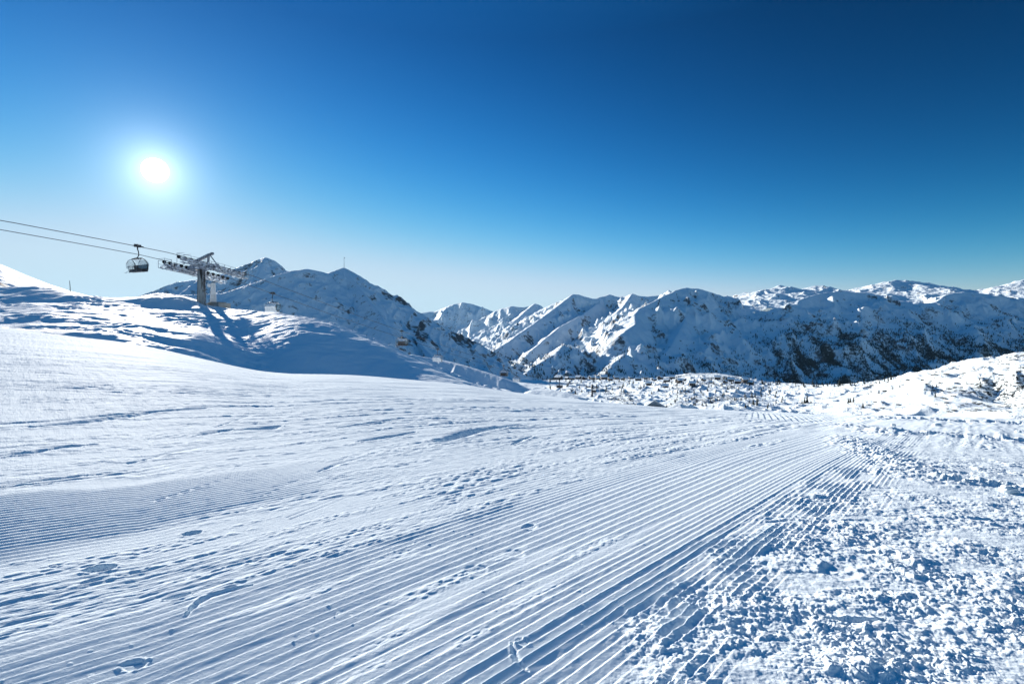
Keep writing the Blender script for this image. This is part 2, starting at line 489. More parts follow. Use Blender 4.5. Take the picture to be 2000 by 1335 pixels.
    z = z + band(1700, 822, 2060, 826, 0.7, 0.10, 87, 0.3)
    z = z + band(1800, 930, 2040, 960, 0.16, 0.06, 88, 0.12)
    z = z + band(1640, 850, 1790, 930, 0.35, 0.035, 89, 0.12)
    # another pass of the groomer near the brow, at its own angle
    fa = np.array(on_piste(1560, 812)); fb = np.array(on_piste(1655, 852)); fd = (fb - fa) / np.hypot(*(fb - fa))
    ft = (x - fa[0]) * fd[1] - (y - fa[1]) * fd[0]
    fm = sst(13.0, 15.0, Y + 0.8 * noise(x / 2, y / 2, 94)) * (1 - sst(26, 30, Y)) * sst(0.42, 0.50, X + 0.02 * noise(x / 2, y / 2, 95)) * (1 - sst(0.68, 0.71, X))
    fp = ft / 0.17; z = z + fm * 0.017 * (1 - (fp - np.floor(fp))) * sst(0, 0.2, fp - np.floor(fp))
    fp = (ft + 0.35 * s) / 0.17; fm2 = sst(12.5, 14.5, Y) * (1 - sst(22, 27, Y)) * sst(0.16, 0.24, X) * (1 - sst(0.40, 0.46, X))
    z = z + fm2 * 0.012 * (1 - (fp - np.floor(fp))) * sst(0, 0.2, fp - np.floor(fp))
    # single marks: ski cuts, dents, boot prints
    def cut(pts, w, dep, rim=0.5, side=1):
        nonlocal z
        P = [np.array(on_piste(*p)) for p in pts]
        PX = [p[0] for p in P]; PY = [p[1] for p in P]; mg = 6 * w
        sel = (x > min(PX) - mg) & (x < max(PX) + mg) & (y > min(PY) - mg) & (y < max(PY) + mg)
        xs, ys = x[sel], y[sel]
        best = np.full(xs.shape, 1e9); sg = np.zeros(xs.shape); fade = np.zeros(xs.shape)
        n = len(P) - 1
        for k in range(n):
            a, b = P[k], P[k + 1]; d = b - a; L = np.hypot(*d); d = d / L
            al = np.clip((xs - a[0]) * d[0] + (ys - a[1]) * d[1], 0, L)
            dx = xs - a[0] - al * d[0]; dy = ys - a[1] - al * d[1]
            dd = np.hypot(dx, dy)
            m = dd < best
            best = np.where(m, dd, best); sg = np.where(m, np.sign(dx * d[1] - dy * d[0]), sg)
            fade = np.where(m, (k + al / L) / n, fade)
        w = w * (0.8 if w < 0.04 else 0.55)
        if w > 0.022: dep = dep * 0.65
        ww = w * (0.35 + 0.65 * np.sin(np.pi * np.clip(fade, 0.03, 0.97)))
        g = np.exp(-(best / ww) ** 2)
        r = 0.4 * np.exp(-((best - 1.9 * ww) / (0.8 * ww)) ** 2) * (sg * side > 0) * (0.7 + 0.7 * noise(xs / (w * 2.0), ys / (w * 2.0), 90))
        dep = dep * 0.55 * lim(w * 1.5)[sel]
        z[sel] = z[sel] - dep * g * (1 + 0.3 * noise(xs / w, ys / w, 91)) + dep * rim * r
    def dent(u, v, ru, dep, asp=1.6, rim=0.3):
        nonlocal z
        cx, cy = on_piste(u, v); R = ru / 1000.0 * cy
        ds, dt = st_of(x - cx, y - cy)
        d = np.hypot(ds / asp, dt) / R + 0.05 * noise(x / (R * .8), y / (R * .8), 92)
        z = z - dep * (1 - sst(0.75, 1.05, d)) * (0.8 + 0.4 * np.clip(ds / (R * asp), -1, 1))
        z = z + dep * rim * np.exp(-((d - 1.25) / 0.22) ** 2) * (0.5 + 0.6 * noise(x / (R * .6), y / (R * .6), 93))
    cut([(855, 862), (890, 852), (930, 840), (1015, 829)], 0.16, 0.16, 0.5)
    cut([(620, 922), (660, 906), (705, 894)], 0.045, 0.05, 0.8)
    cut([(510, 970), (590, 935), (640, 912)], 0.018, 0.018, 0.6)
    cut([(480, 838), (520, 836), (545, 832)], 0.14, 0.12, 0.5)
    cut([(385, 850), (410, 846), (455, 838)], 0.09, 0.06, 0.5)
    cut([(700, 862), (760, 852), (810, 843)], 0.09, 0.07, 0.6)
    cut([(660, 835), (720, 826), (780, 817)], 0.08, 0.07, 0.6)
    cut([(1000, 868), (1025, 856), (1040, 852)], 0.06, 0.06, 0.6)
    cut([(0, 890), (60, 884), (130, 872), (190, 868)], 0.06, 0.045, 0.7)
    cut([(60, 834), (180, 822), (300, 803), (400, 797)], 0.12, 0.08, 0.6)
    cut([(0, 828), (120, 820), (260, 806)], 0.08, 0.05, 0.6)
    cut([(250, 905), (330, 884), (420, 868), (560, 848)], 0.035, 0.03, 0.7)
    cut([(365, 1200), (385, 1178), (410, 1162), (445, 1152), (492, 1142)], 0.016, 0.018, 1.2, -1)
    cut([(320, 1170), (345, 1165), (370, 1158)], 0.016, 0.022, 0.8)
    cut([(925, 995), (935, 965), (940, 940), (962, 925)], 0.016, 0.010, 1.0)
    cut([(945, 1030), (956, 985), (962, 950), (972, 940)], 0.007, 0.010, 0.7)
    cut([(890, 998), (893, 970), (893, 950)], 0.018, 0.007, 1.0)
    cut([(1000, 1255), (1012, 1290), (1030, 1310)], 0.014, 0.016, 1.0)
    cut([(1500, 1020), (1550, 1016), (1590, 1021)], 0.030, 0.022, 1.2, -1)
    cut([(1640, 1015), (1700, 1016), (1740, 1024)], 0.030, 0.022, 1.0, -1)
    cut([(1620, 1208), (1660, 1214), (1725, 1212)], 0.018, 0.024, 1.5, -1)
    cut([(1800, 1010), (1880, 1012), (1990, 1018)], 0.030, 0.022, 1.3, -1)
    cut([(1830, 905), (1870, 892), (1910, 880)], 0.03, 0.03, 0.8)
    cut([(1635, 848), (1665, 852), (1705, 862)], 0.10, 0.05, 1.4)
    # long paired ski tracks, barely scratched in
    for (pts, w, dep) in (
        ([(0, 948), (200, 925), (420, 888), (640, 862), (900, 822)], 0.022, 0.022), ([(0, 953), (200, 930), (422, 893), (643, 866), (905, 825)], 0.022, 0.022),
        ([(560, 1010), (720, 950), (860, 905), (1020, 850), (1120, 815)], 0.016, 0.016), ([(566, 1014), (726, 954), (866, 909), (1026, 853), (1126, 817)], 0.016, 0.016),
        ([(0, 790), (220, 776), (480, 770), (800, 795)], 0.05, 0.04), ([(80, 755), (340, 752), (640, 762), (980, 800)], 0.06, 0.04),
        ([(780, 900), (990, 872), (1180, 840), (1420, 822)], 0.025, 0.022), ([(300, 980), (460, 930), (700, 855), (760, 800)], 0.018, 0.018),
        ([(1150, 905), (1230, 860), (1420, 828), (1560, 815)], 0.03, 0.022), ([(420, 835), (520, 800), (560, 770)], 0.05, 0.04), ([(640, 820), (655, 795), (650, 770)], 0.05, 0.04)):
        cut(pts, w, dep, 0.8)
    dent(197, 1110, 15, 0.026, 1.7, 0.2)
    dent(375, 1041, 11, 0.014, 1.6)
    dent(262, 1298, 16, 0.010, 1.3, 0.5)
    dent(1020, 1252, 13, 0.006, 1.0, 0.4)
    dent(1005, 1080, 20, 0.004, 1.0, 0.3)
    dent(930, 1112, 22, 0.004, 1.2, 0.3)
    dent(1035, 1028, 11, 0.006, 1.5, 0.6)
    dent(1640, 1115, 30, 0.012, 1.4, 0.8)
    fine = (1 - 0.85 * main) * (1 - 0.6 * second) * (0.25 + 0.75 * sst(2, 8, Y))
    return grid_obj('ski_run', x, y, z, snow_near(), {'fine': fine})
setp(piste(), kind='structure')

# =================================================================== SNOW BANK behind the run (with the lift tower)
BANK_V = [(-1200, 520), (-300, 560), (0, 570), (60, 569), (100, 570), (150, 577), (200, 582), (240, 583), (300, 584), (370, 586), (392, 590), (412, 597), (450, 603), (530, 609), (600, 620), (650, 631), (700, 650),
          (740, 665), (790, 688), (830, 705), (880, 726), (940, 749), (1000, 769), (1100, 800), (1400, 900)]
BANK_YF = [(-1200, 40), (0, 36), (250, 34), (400, 37), (520, 44), (700, 46), (900, 44), (1400, 44)]
BANK_YC = [(-1200, 110), (0, 95), (250, 86), (340, 86), (400, 84), (450, 76), (520, 70), (700, 66), (900, 57), (1000, 53), (1400, 50)]
def bank():
    us = np.concatenate([np.linspace(-1200, -60, 90, endpoint=False), np.linspace(-60, 1180, 760)])
    Xc = (us - 1000) / 1000
    vc = curve(BANK_V, us, 6); yf = curve(BANK_YF, us, 40); yc = curve(BANK_YC, us, 30)
    tau = np.concatenate([np.linspace(-0.15, 1.0, 330, endpoint=False), 1.0 + np.linspace(0, 1, 60) ** 1.4 * 2.2])
    T = tau[:, None] * np.ones((1, len(us)))
    Y = yf[None] + (yc - yf)[None] * T
    X = Xc[None] * np.ones_like(T)
    x = X * Y; y = Y
    zf = (piste_slope(Xc, yf) * yf)[None] - 0.4
    zc = ((HOR - vc) / 1000 * yc)[None]
    t01 = np.clip(T, 0, 1)
    steep = sst(470, 600, us)[None]
    p1 = t01 ** 1.12
    p2 = np.sin(t01 * np.pi / 2) ** 1.15
    pr = p1 * (1 - steep) + p2 * steep
    z = zf + (zc - zf) * pr
    z = np.where(T < 0, zf + (zc - zf) * T * 0.5, z)
    over = np.clip(T - 1, 0, 9) * (yc - yf)[None]
    z = z - 0.10 * over - 0.006 * over ** 2
    inside = sst(0, 0.12, T) * (1 - sst(0.93, 1.0, T) * 0.9)
    calm = 1 - 0.80 * sst(480, 560, us)[None] * (1 - sst(0.78, 0.9, T))
    # rolls and gullies
    n1 = noise(x / 13 + 0.3 * noise(x / 5, y / 5, 3), y / 7, 101)
    n2 = noise(x / 5.5, y / 3.2, 102)
    z = z + inside * calm * (0.46 * n1 + 0.18 * n2)
    lumps = sst(-0.1, 0.35, noise(x / 7, y / 4, 103) + 0.35 * sst(0.35, 0.0, T) - 0.1)
    z = z + inside * calm * lumps * (0.12 * noise(x / 1.3, y / 1.0, 104) + 0.07 * noise(x / 0.55, y / 0.5, 105))
    z = z + sst(0, 0.1, T) * (0.06 * noise(x / 2.2, y / 1.6, 106) + 0.03 * noise(x / 0.8, y / 0.7, 107))
    # bluff of wind-packed snow under the crest on the left, long hollow at the foot
    ur = us[None]
    z = z + 1.7 * sst(300, 60, ur) * np.exp(-((T - 0.80) / 0.11) ** 2) - 0.5 * np.exp(-((T - 0.10) / 0.09) ** 2)
    z = z + 1.5 * np.exp(-((ur - 330) / 75) ** 2) * np.exp(-((T - 0.88) / 0.12) ** 2)
    # wind ripples
    z = z + sst(0.1, 0.3, T) * 0.05 * noise((x + 2 * y) / 9, (y - 0.3 * x) / 0.9, 108) * (0.5 + noise(x / 6, y / 6, 109))
    # broken crust along the crest of the right-hand part
    z = z + sst(520, 620, ur) * np.exp(-((T - 0.93) / 0.08) ** 2) * 0.22 * bumps(x / 0.9, y / 0.9, 110, 0.4)
    rock = np.zeros_like(z) - 1.0
    rk = sst(0.2, 0.5, noise(x / 6, y / 3, 111)) * sst(0.70, 0.85, T) * sst(320, 200, ur)
    rock = 0.30 * rk - 0.2
    global BANK_X, BANK_Yg, BANK_Z
    BANK_X, BANK_Yg, BANK_Z = x, y, z
    return grid_obj('snow_bank', x, y, z, snow_far('bank_snow', 1.6, 0.10, rock=(0.13, 0.10, 0.07), thr=0.5), {'rock': rock, 'wood': np.full_like(z, -1.0)})
setp(bank(), kind='structure')

# =================================================================== general ridge terrain
def seg_tents(x, y, ridges):
    """highest of tents under ridge lines; ridge = (points (u, v, Y), slope, curl)"""
    best = np.full(x.shape, -1e9); dist = np.full(x.shape, 1e9)
    for pts, sl, cu in ridges:
        P = [((u - 1000) / 1000 * Y, Y, (HOR - v) / 1000 * Y) for (u, v, Y) in pts]
        for a, b in zip(P[:-1], P[1:]):
            dx, dy = b[0] - a[0], b[1] - a[1]; L2 = dx * dx + dy * dy + 1e-9
            k = np.clip(((x - a[0]) * dx + (y - a[1]) * dy) / L2, 0, 1)
            d = np.hypot(x - a[0] - k * dx, y - a[1] - k * dy)
            h = a[2] + k * (b[2] - a[2]) - sl * d / (1 + cu * d)
            m = h > best
            best = np.where(m, h, best); dist = np.where(m, d, dist)
    return best, dist
def ridge_terrain(name, u0, u1, nu, Y0, Y1, ny, ridges, warp, amp, wl, base, mat, fade, rock_fn=None, seed=200, side=400, soft=4):
    us = np.concatenate([np.linspace(u0 - side, u0, 30, endpoint=False), np.linspace(u0, u1, nu), np.linspace(u1, u1 + side, 31)[1:]])
    Ys = np.geomspace(Y0, Y1, ny)
    U, Y = np.meshgrid(us, Ys)
    x = (U - 1000) / 1000 * Y; y = Y.copy()
    # warp dies out at the crest lines so that the outlines stay
    b0, d0 = seg_tents(x, y, ridges)
    k = sst(0, fade * 2, d0)
    wx = x + warp * k * fbm(x / (wl * 1.6), y / (wl * 1.6), 3, seed + 1)
    wy = y + warp * k * fbm(x / (wl * 1.6), y / (wl * 1.6), 3, seed + 2)
    b, d = seg_tents(wx, wy, ridges)
    z = np.maximum(b, base) if base is not None else b
    for ax in (0, 1):
        for _ in range(soft):
            zp = np.pad(z, [(1, 1) if q == ax else (0, 0) for q in (0, 1)], mode='edge')
            z = (zp[:-2] + 2 * zp[1:-1] + zp[2:]) / 4 if ax == 0 else (zp[:, :-2] + 2 * zp[:, 1:-1] + zp[:, 2:]) / 4
    k = sst(0, fade, d0)
    rg = ridged(x / wl, y / (wl * 1.25), 5, seed + 3)
    # gullies running down the fall line
    z = z + amp * 0.42 * (ridged(wx / (wl * 0.30), wy / (wl * 1.5), 3, seed + 6) - 0.9) * (0.05 + 0.95 * k)
    z = z + amp * (rg - 0.9) * (0.02 + 0.98 * k) + amp * 0.26 * fbm(x / (wl * .2), y / (wl * .2), 5, seed + 4) * (0.28 + 0.72 * k)
    gz_y, gz_x = np.gradient(z)
    ddx = np.gradient(x, axis=1); ddy = np.gradient(y, axis=0)
    zx = gz_x / ddx
    zy = (gz_y - zx * np.gradient(x, axis=0)) / ddy
    slope = np.hypot(zx, zy)
    rock, wood = rock_fn(U, x, y, z, slope, rg, d0)
    o = grid_obj(name, x, y, z, mat, {'rock': rock, 'wood': wood})
    return o, (us, Ys, z, wood)

def vpix(z, y):
    return HOR - 1000 * z / y

M_FAR = snow_far('mountain_snow', 0.026, 12.0, rock=(0.065, 0.066, 0.072), thr=0.46, soft=0.30)
M_MID = snow_far('slope_snow', 0.055, 5.0, rock=(0.07, 0.07, 0.07), thr=0.46, soft=0.30)

# the two near summits on the left, all in their own shade
C_R = [
    ([(300, 600, 1300), (352, 574, 1450), (400, 573, 1500), (430, 572, 1550), (480, 556, 1600), (540, 535, 1650), (570, 527, 1680), (600, 523, 1700), (625, 528, 1730), (640, 533, 1760), (655, 527, 1800),
      (672, 521, 1850), (690, 530, 1840), (705, 545, 1820), (730, 568, 1800), (760, 592, 1780), (790, 612, 1750), (830, 650, 1650), (860, 680, 1600), (900, 712, 1500), (960, 740, 1350)], 0.60, 0.0),
    ([(672, 521, 1850), (700, 560, 1700), (740, 610, 1500), (770, 660, 1250)], 0.62, 0.0),
    ([(760, 592, 1780), (800, 650, 1500), (850, 700, 1250)], 0.62, 0.0),
]
def rockC(U, x, y, z, slope, rg, d):
    rk = 0.20 + 0.25 * sst(0.6, 1.0, slope) + 0.35 * sst(0.1, 0.5, noise(x / 120, y / 200, 301)) * sst(640, 720, U) + 0.15 * noise(x / 50, y / 90, 302)
    rk = rk + 0.22 * sst(620, 860, U) * sst(-0.1, 0.4, noise(x / 40, y / 120, 303))
    return rk, np.full_like(z, -1.0)
o, _ = ridge_terrain('near_mountain', 240, 1000, 560, 700, 2600, 380, C_R, 25, 11, 170, -240, M_MID, 70, rockC, 210, soft=2)
setp(o, kind='structure')

B_R = [
    ([(180, 610, 3000), (255, 582, 3200), (300, 566, 3300), (345, 549, 3350), (390, 544, 3400), (430, 534, 3500), (470, 519, 3600), (500, 507, 3600), (518, 501, 3600), (535, 507, 3600), (560, 526, 3600), (620, 560, 3600), (720, 620, 3600)], 0.60, 0.0),
    ([(518, 501, 3600), (500, 540, 3200), (480, 565, 2900)], 0.5, 0.0),
    ([(390, 544, 3400), (350, 575, 3000)], 0.6, 0.0),
]
def rockB(U, x, y, z, slope, rg, d):
    return 0.30 + 0.2 * sst(0.5, 0.9, slope) + 0.25 * noise(x / 90, y / 150, 311), np.full_like(z, -1.0)
o, _ = ridge_terrain('left_mountain', 160, 720, 340, 2600, 4600, 200, B_R, 40, 28, 300, -200, M_FAR, 110, rockB, 220, soft=2)
setp(o, kind='structure')

# far summit seen through the gap
D_R = [
    ([(700, 640, 9500), (785, 613, 9500), (810, 610, 9500), (850, 606, 9400), (870, 598, 9300), (890, 591, 9200), (905, 588, 9200), (925, 592, 9200), (945, 600, 9300), (965, 607, 9400), (1100, 620, 9500)], 0.62, 0.0),
    ([(955, 614, 7800), (975, 602, 7700), (1000, 596, 7600), (1020, 598, 7600), (1035, 597, 7600), (1045, 591, 7500), (1056, 599, 7500), (1120, 600, 7600)], 0.62, 0.0),
    ([(1045, 591, 7500), (1010, 622, 6800), (980, 650, 6300)], 0.42, 0.0),
]
def rockD(U, x, y, z, slope, rg, d):
    return 0.20 + 0.25 * sst(0.5, 0.9, slope) + 0.15 * noise(x / 180, y / 300, 321), -0.1 + 0.65 * sst(-50, -450, z) + 0.2 * noise(x / 200, y / 300, 322)
o, _ = ridge_terrain('far_mountain', 760, 1120, 300, 5200, 10500, 260, D_R, 90, 70, 600, -700, M_FAR, 260, rockD, 230)
setp(o, kind='structure')

# the long range across the valley
E_R = [
    ([(1040, 612, 6400), (1060, 601, 6300), (1085, 590, 6200), (1110, 580, 6100), (1120, 573, 6000), (1128, 573, 6000), (1140, 577, 6000), (1165, 583, 6000), (1175, 577, 6100), (1190, 573, 6100), (1205, 578, 6100), (1225, 577, 6000),
      (1235, 572, 5800), (1242, 576, 5800), (1262, 578, 6000), (1300, 573, 6000), (1340, 566, 6000)], 0.60, 0.0),
    ([(1120, 573, 6000), (1085, 600, 5500), (1040, 632, 4900), (990, 668, 4200), (940, 698, 3500), (880, 716, 3100)], 0.50, 0.0),
    ([(1165, 592, 5800), (1140, 612, 5300), (1095, 636, 4700), (1060, 664, 4100), (1030, 690, 3600), (1010, 715, 3100)], 0.62, 0.0),
    ([(1235, 572, 5800), (1215, 600, 5200), (1190, 622, 4800)], 0.62, 0.0),
    ([(1340, 560, 4700), (1320, 566, 4500), (1290, 580, 4300), (1250, 601, 4100), (1240, 612, 3900), (1240, 632, 3600), (1215, 650, 3300)], 0.50, 0.0),
    ([(1340, 560, 4700), (1365, 562, 4700), (1390, 570, 4700), (1402, 578, 4700), (1412, 590, 4800), (1430, 603, 4600), (1500, 606, 4300), (1530, 596, 4200), (1560, 584, 4200), (1600, 572, 4300), (1640, 568, 4400), (1700, 570, 4400), (1720, 582, 4300),
      (1780, 592, 4100), (1830, 588, 4100), (1850, 572, 4200), (1880, 568, 4200), (1930, 573, 4200), (1950, 580, 4200), (2060, 590, 4200), (2400, 560, 4200)], 0.46, 0.0),
    ([(1340, 560, 4700), (1350, 600, 4200), (1330, 640, 3700), (1300, 690, 3100)], 0.40, 0.0),
    ([(1100, 672, 3100), (1085, 690, 2900), (1040, 715, 2700), (1020, 735, 2500)], 0.38, 0.0),
    ([(1220, 690, 2900), (1195, 712, 2700), (1175, 738, 2400)], 0.34, 0.0),
]
def rockE(U, x, y, z, slope, rg, d):
    v = vpix(z, y)
    rk = 0.0 + 0.62 * sst(0.50, 0.95, slope) * sst(-0.3, 0.5, noise(x / 160, y / 260, 331) + 0.2) + 0.14 * noise(x / 60, y / 130, 332)
    low = sst(640, 735, v + 25 * noise(x / 400, y / 500, 333)) * sst(940, 1080, U) * 0.6
    low = np.maximum(low, sst(585, 670, v - 0.03 * (U - 1500)) * sst(1400, 1560, U) * 0.85)
    low = np.maximum(low, sst(655, 705, v) * sst(1130, 960, U) * 0.75)
    sx = noise(x / 70 + 0.5 * noise(x / 130, y / 130, 335), y / 230, 334) * 0.9 + 0.35 * noise(x / 25, y / 50, 336)
    wd = -0.22 + 0.12 * sst(1380, 1560, U) + 0.74 * low + 0.50 * sx * sst(0.0, 0.35, low)
    return rk, wd
o, E_G = ridge_terrain('mountain_range', 880, 2060, 900, 2150, 7600, 520, E_R, 115, 50, 400, -560, M_FAR, 190, rockE, 240)
setp(o, kind='structure')
F_R = [
    # the sunlit summits behind
    ([(1405, 600, 6600), (1420, 590, 6500), (1445, 577, 6500), (1475, 571, 6500), (1490, 567, 6500), (1505, 566, 6500), (1515, 559, 6400), (1524, 556, 6400), (1535, 561, 6400), (1545, 559, 6400), (1556, 567, 6500), (1567, 571, 6500), (1580, 561, 6500), (1592, 557, 6500), (1605, 558, 6500), (1625, 566, 6600), (1675, 567, 6700),
      (1705, 555, 6700), (1727, 549, 6700), (1735, 551, 6700), (1750, 546, 7200), (1765, 547, 7200), (1780, 553, 7200), (1800, 556, 6200), (1812, 563, 6200), (1840, 572, 6400), (1950, 576, 6400), (1975, 562, 6400), (1997, 546, 6400), (2060, 530, 6400)], 0.26, 0.0),
    ([(1520, 557, 6400), (1500, 580, 5900), (1450, 600, 5500)], 0.34, 0.0),
    ([(1735, 549, 6700), (1730, 575, 6100)], 0.34, 0.0),
    ([(1806, 557, 6200), (1790, 585, 5700)], 0.34, 0.0),
    ([(1997, 546, 6400), (1980, 575, 5900)], 0.34, 0.0),
]
def rockF(U, x, y, z, slope, rg, d):
    return 0.10 + 0.45 * sst(0.45, 0.8, slope) + 0.2 * noise(x / 70, y / 140, 341), np.full_like(z, -1.0)
o, _ = ridge_terrain('sunlit_summits', 1380, 2060, 420, 5300, 8200, 200, F_R, 60, 20, 330, -300, M_FAR, 120, rockF, 260, soft=2)
setp(o, kind='structure')

# =================================================================== VALLEY and right-hand hillside
VAL_V1 = [(300, 770), (700, 765), (850, 757), (900, 752), (940, 746), (1000, 741), (1050, 742), (1100, 742), (1200, 741), (1300, 737), (1345, 729), (1400, 729), (1450, 736), (1500, 746), (1600, 752), (1700, 747), (1740, 739), (1800, 728), (1850, 716), (1900, 703), (1945, 700), (1985, 689), (2050, 684), (2200, 670), (3000, 620)]
VAL_Y1 = [(300, 500), (700, 560), (900, 760), (1000, 1100), (1060, 1700), (1200, 2100), (1500, 1900), (1600, 1300), (1700, 800), (1800, 520), (1900, 400), (2000, 340), (3000, 300)]
VAL_V0 = [(300, 760), (700, 790), (900, 800), (1000, 805), (1100, 812), (1300, 832), (1500, 845), (1700, 850), (2000, 845), (3000, 840)]
def valley_shape(us, T):
    v1 = curve(VAL_V1, us, 5); y1 = curve(VAL_Y1, us, 25); v0 = curve(VAL_V0, us, 30)
    y0 = 62.0
    Y = y0 * (y1 / y0)[None] ** np.clip(T, -0.2, 1) + np.clip(T - 1, 0, 9) * y1[None]
    k = np.clip(T, 0, 1)
    # most of the drop happens just over the brow, the far floor is nearly level
    vv = v1[None] + (v0 - v1)[None] * (1 - k) ** 1.35
    z = (HOR - vv) / 1000 * Y
    z = z - np.clip(T - 1, 0, 9) * y1[None] * 0.28
    return Y, z
def valley():
    us = np.concatenate([np.linspace(300, 820, 60, endpoint=False), np.linspace(820, 2060, 1000, endpoint=False), np.linspace(2060, 3000, 60)])
    tau = np.concatenate([np.linspace(-0.1, 1.0, 520, endpoint=False), 1 + np.linspace(0, 1, 30) ** 1.5 * 1.2])
    T = tau[:, None] * np.ones((1, len(us)))
    Y, z = valley_shape(us, T)
    U = us[None] * np.ones_like(T)
    x = (U - 1000) / 1000 * Y; y = Y
    sc = Y / 400.0                                     # hummocks grow with the open ground farther off
    edge = 1 - 0.75 * sst(0.93, 1.0, T)
    hill = sst(1560, 1800, U)
    left = sst(1120, 1000, U)
    near = 1 - sst(250, 700, Y)
    far = sst(500, 1200, Y)
    z = z + edge * (1 - left * 0.7) * (near * (1.5 * fbm(x / 28, y / 38, 3, 401)) + 5.5 * far * fbm(x / 130, y / 190, 3, 402))
    z = z + edge * (1 - left * 0.9) * (near * 1.4 * np.clip(ridged(x / 15, y / 24, 3, 403) - 0.7, 0, 2) + sst(200, 500, Y) * 3.9 * np.clip(ridged(x / 36, y / 70, 4, 404) - 0.75, 0, 2))
    z = z + edge * hill * (4.4 * noise(x / 30, y / 40, 405) + 1.0 * noise(x / 9, y / 12, 406) + 0.30 * noise(x / 2.6, y / 3.4, 409))
    z = z + edge * (1 - left) * (near * 0.25 * noise(x / 4, y / 6, 407) + far * 0.8 * noise(x / 16, y / 25, 408))
    # hollow and roll on the left, by the chairs
    z = z - 10 * left * np.exp(-((T - 0.55) / 0.18) ** 2) * sst(1180, 1060, U) * sst(980, 1060, U)
    z = z - 7.0 * np.exp(-((U - 1960) / 60) ** 2) * np.exp(-((vpix(z, y) - 752) / 20) ** 2) + 3.2 * np.exp(-((U - 1800) / 22) ** 2) * np.exp(-((vpix(z, y) - 765) / 10) ** 2)
    v = vpix(z, y)
    smooth = np.maximum(np.exp(-((U - 1600) / 110) ** 2) * np.exp(-((v - 785) / 26) ** 2), np.exp(-((U - 1790) / 45) ** 2) * np.exp(-((v - 790) / 30) ** 2))
    smooth = np.maximum(smooth, left * 0.9)
    stripes = noise((x + 0.4 * y) / 11, (y) / 30, 411) * near + noise(x / 28, y / 60, 412) * (1 - near)
    pat = sst(-0.35, 0.45, noise(x / (26 * (1 + 3 * far)), y / (40 * (1 + 3 * far)), 413))
    wood = 0.10 + 0.60 * pat + 0.40 * stripes - 0.12 * hill * near - 1.2 * smooth - 0.25 * sst(1240, 1130, U)
    wood = np.minimum(wood, 0.60 - 0.04 * hill)
    rock = np.full_like(z, -0.9)
    o = grid_obj('valley', x, y, z, snow_far('hummock_snow', 0.22, 0.9, wood=(0.026, 0.031, 0.032), thr=0.55, soft=0.12), {'rock': rock, 'wood': wood})
    return o, us, tau, Y, z
VO, V_us, V_tau, V_Y, V_Z = valley()
setp(VO, kind='structure')
def valley_point(u, v):
    """the ground point of the valley or hillside seen at (u, v)"""
    k = int(np.argmin(np.abs(V_us - u)))
    col = vpix(V_Z[:, k], V_Y[:, k])
    ok = np.where((V_tau > 0.02) & (V_tau <= 1.0))[0]
    # first row (coming from the camera) that shows at v
    best = ok[np.argmin(np.abs(col[ok] - v))]
    vis = [i for i in ok if col[i] <= v]
    i = vis[0] if vis else best
    Y = V_Y[i, k]; return Vector(((V_us[k] - 1000) / 1000 * Y, Y, V_Z[i, k]))
# ground carried on to the horizon under and beyond everything
MB().box((0, 8000, -1503), (60000, 50000, 6)).build('ground', simple('ground_snow', SNOW, 0.8, var=0.05, scale=0.002))['kind'] = 'structure'

# grassy hill at the far left
def hill_left():
    us = np.linspace(-1300, 330, 420); 
    V1 = [(-1300, 300), (-600, 420), (-200, 470), (0, 515), (30, 528), (60, 540), (100, 556), (137, 569), (180, 579), (230, 588), (300, 600), (330, 606)]
    v1 = curve(V1, us, 3)
    tau = np.concatenate([np.linspace(0, 1, 220, endpoint=False), 1 + np.linspace(0, 1, 25) * 0.8])
    T = tau[:, None] * np.ones((1, len(us))); U = us[None] * np.ones_like(T)
    y0, y1 = 100.0, 250.0
    Y = y0 + (y1 - y0) * T
    vv = 640 + (v1[None] - 640) * np.clip(T, 0, 1) ** 0.75
    z = (HOR - vv) / 1000 * Y - np.clip(T - 1, 0, 9) * 60
    x = (U - 1000) / 1000 * Y; y = Y
    z = z + (1 - 0.6 * sst(0.9, 1, T)) * (0.9 * noise(x / 22, y / 22, 501) + 0.35 * noise(x / 6, y / 6, 502))
    # bare strips follow the fall of the slope
    a = (x * 0.35 + y * 0.94)
    rock = 0.16 + 0.55 * noise(a / 9, (x - 0.2 * y) / 60, 503) + 0.3 * noise(a / 3, x / 20, 504) + 0.25 * sst(0.85, 1, T) + 0.3 * sst(60, 200, U) * sst(0.6, 0.9, T)
    global HL
    HL = (x, y, z)
    return grid_obj('grassy_hill', x, y, z, snow_far('thin_snow', 0.7, 0.25, rock=(0.15, 0.10, 0.06), thr=0.42), {'rock': rock, 'wood': np.full_like(z, -1.0)})
setp(hill_left(), kind='structure')

# two shaded shoulders between the bank and the valley
J_R = [
    ([(700, 672, 430), (800, 688, 430), (850, 697, 430), (900, 709, 410), (950, 724, 390), (985, 736, 375), (1030, 755, 360), (1080, 775, 340)], 0.50, 0.0),
    ([(1015, 768, 250), (1040, 758, 245), (1075, 757, 240), (1110, 765, 230), (1150, 778, 220), (1190, 792, 210)], 0.46, 0.0),
]
def rockJ(U, x, y, z, slope, rg, d):
    return np.full_like(z, -0.6), np.full_like(z, -0.6) + 0.7 * sst(1060, 1110, U) * sst(0.1, 0.5, noise(x / 6, y / 9, 351))
o, J_G = ridge_terrain('shaded_slope', 700, 1200, 420, 150, 520, 200, J_R, 5, 1.6, 30, -60, snow_far('shoulder_snow', 0.30, 0.4), 15, rockJ, 280, 60)
setp(o, kind='structure')

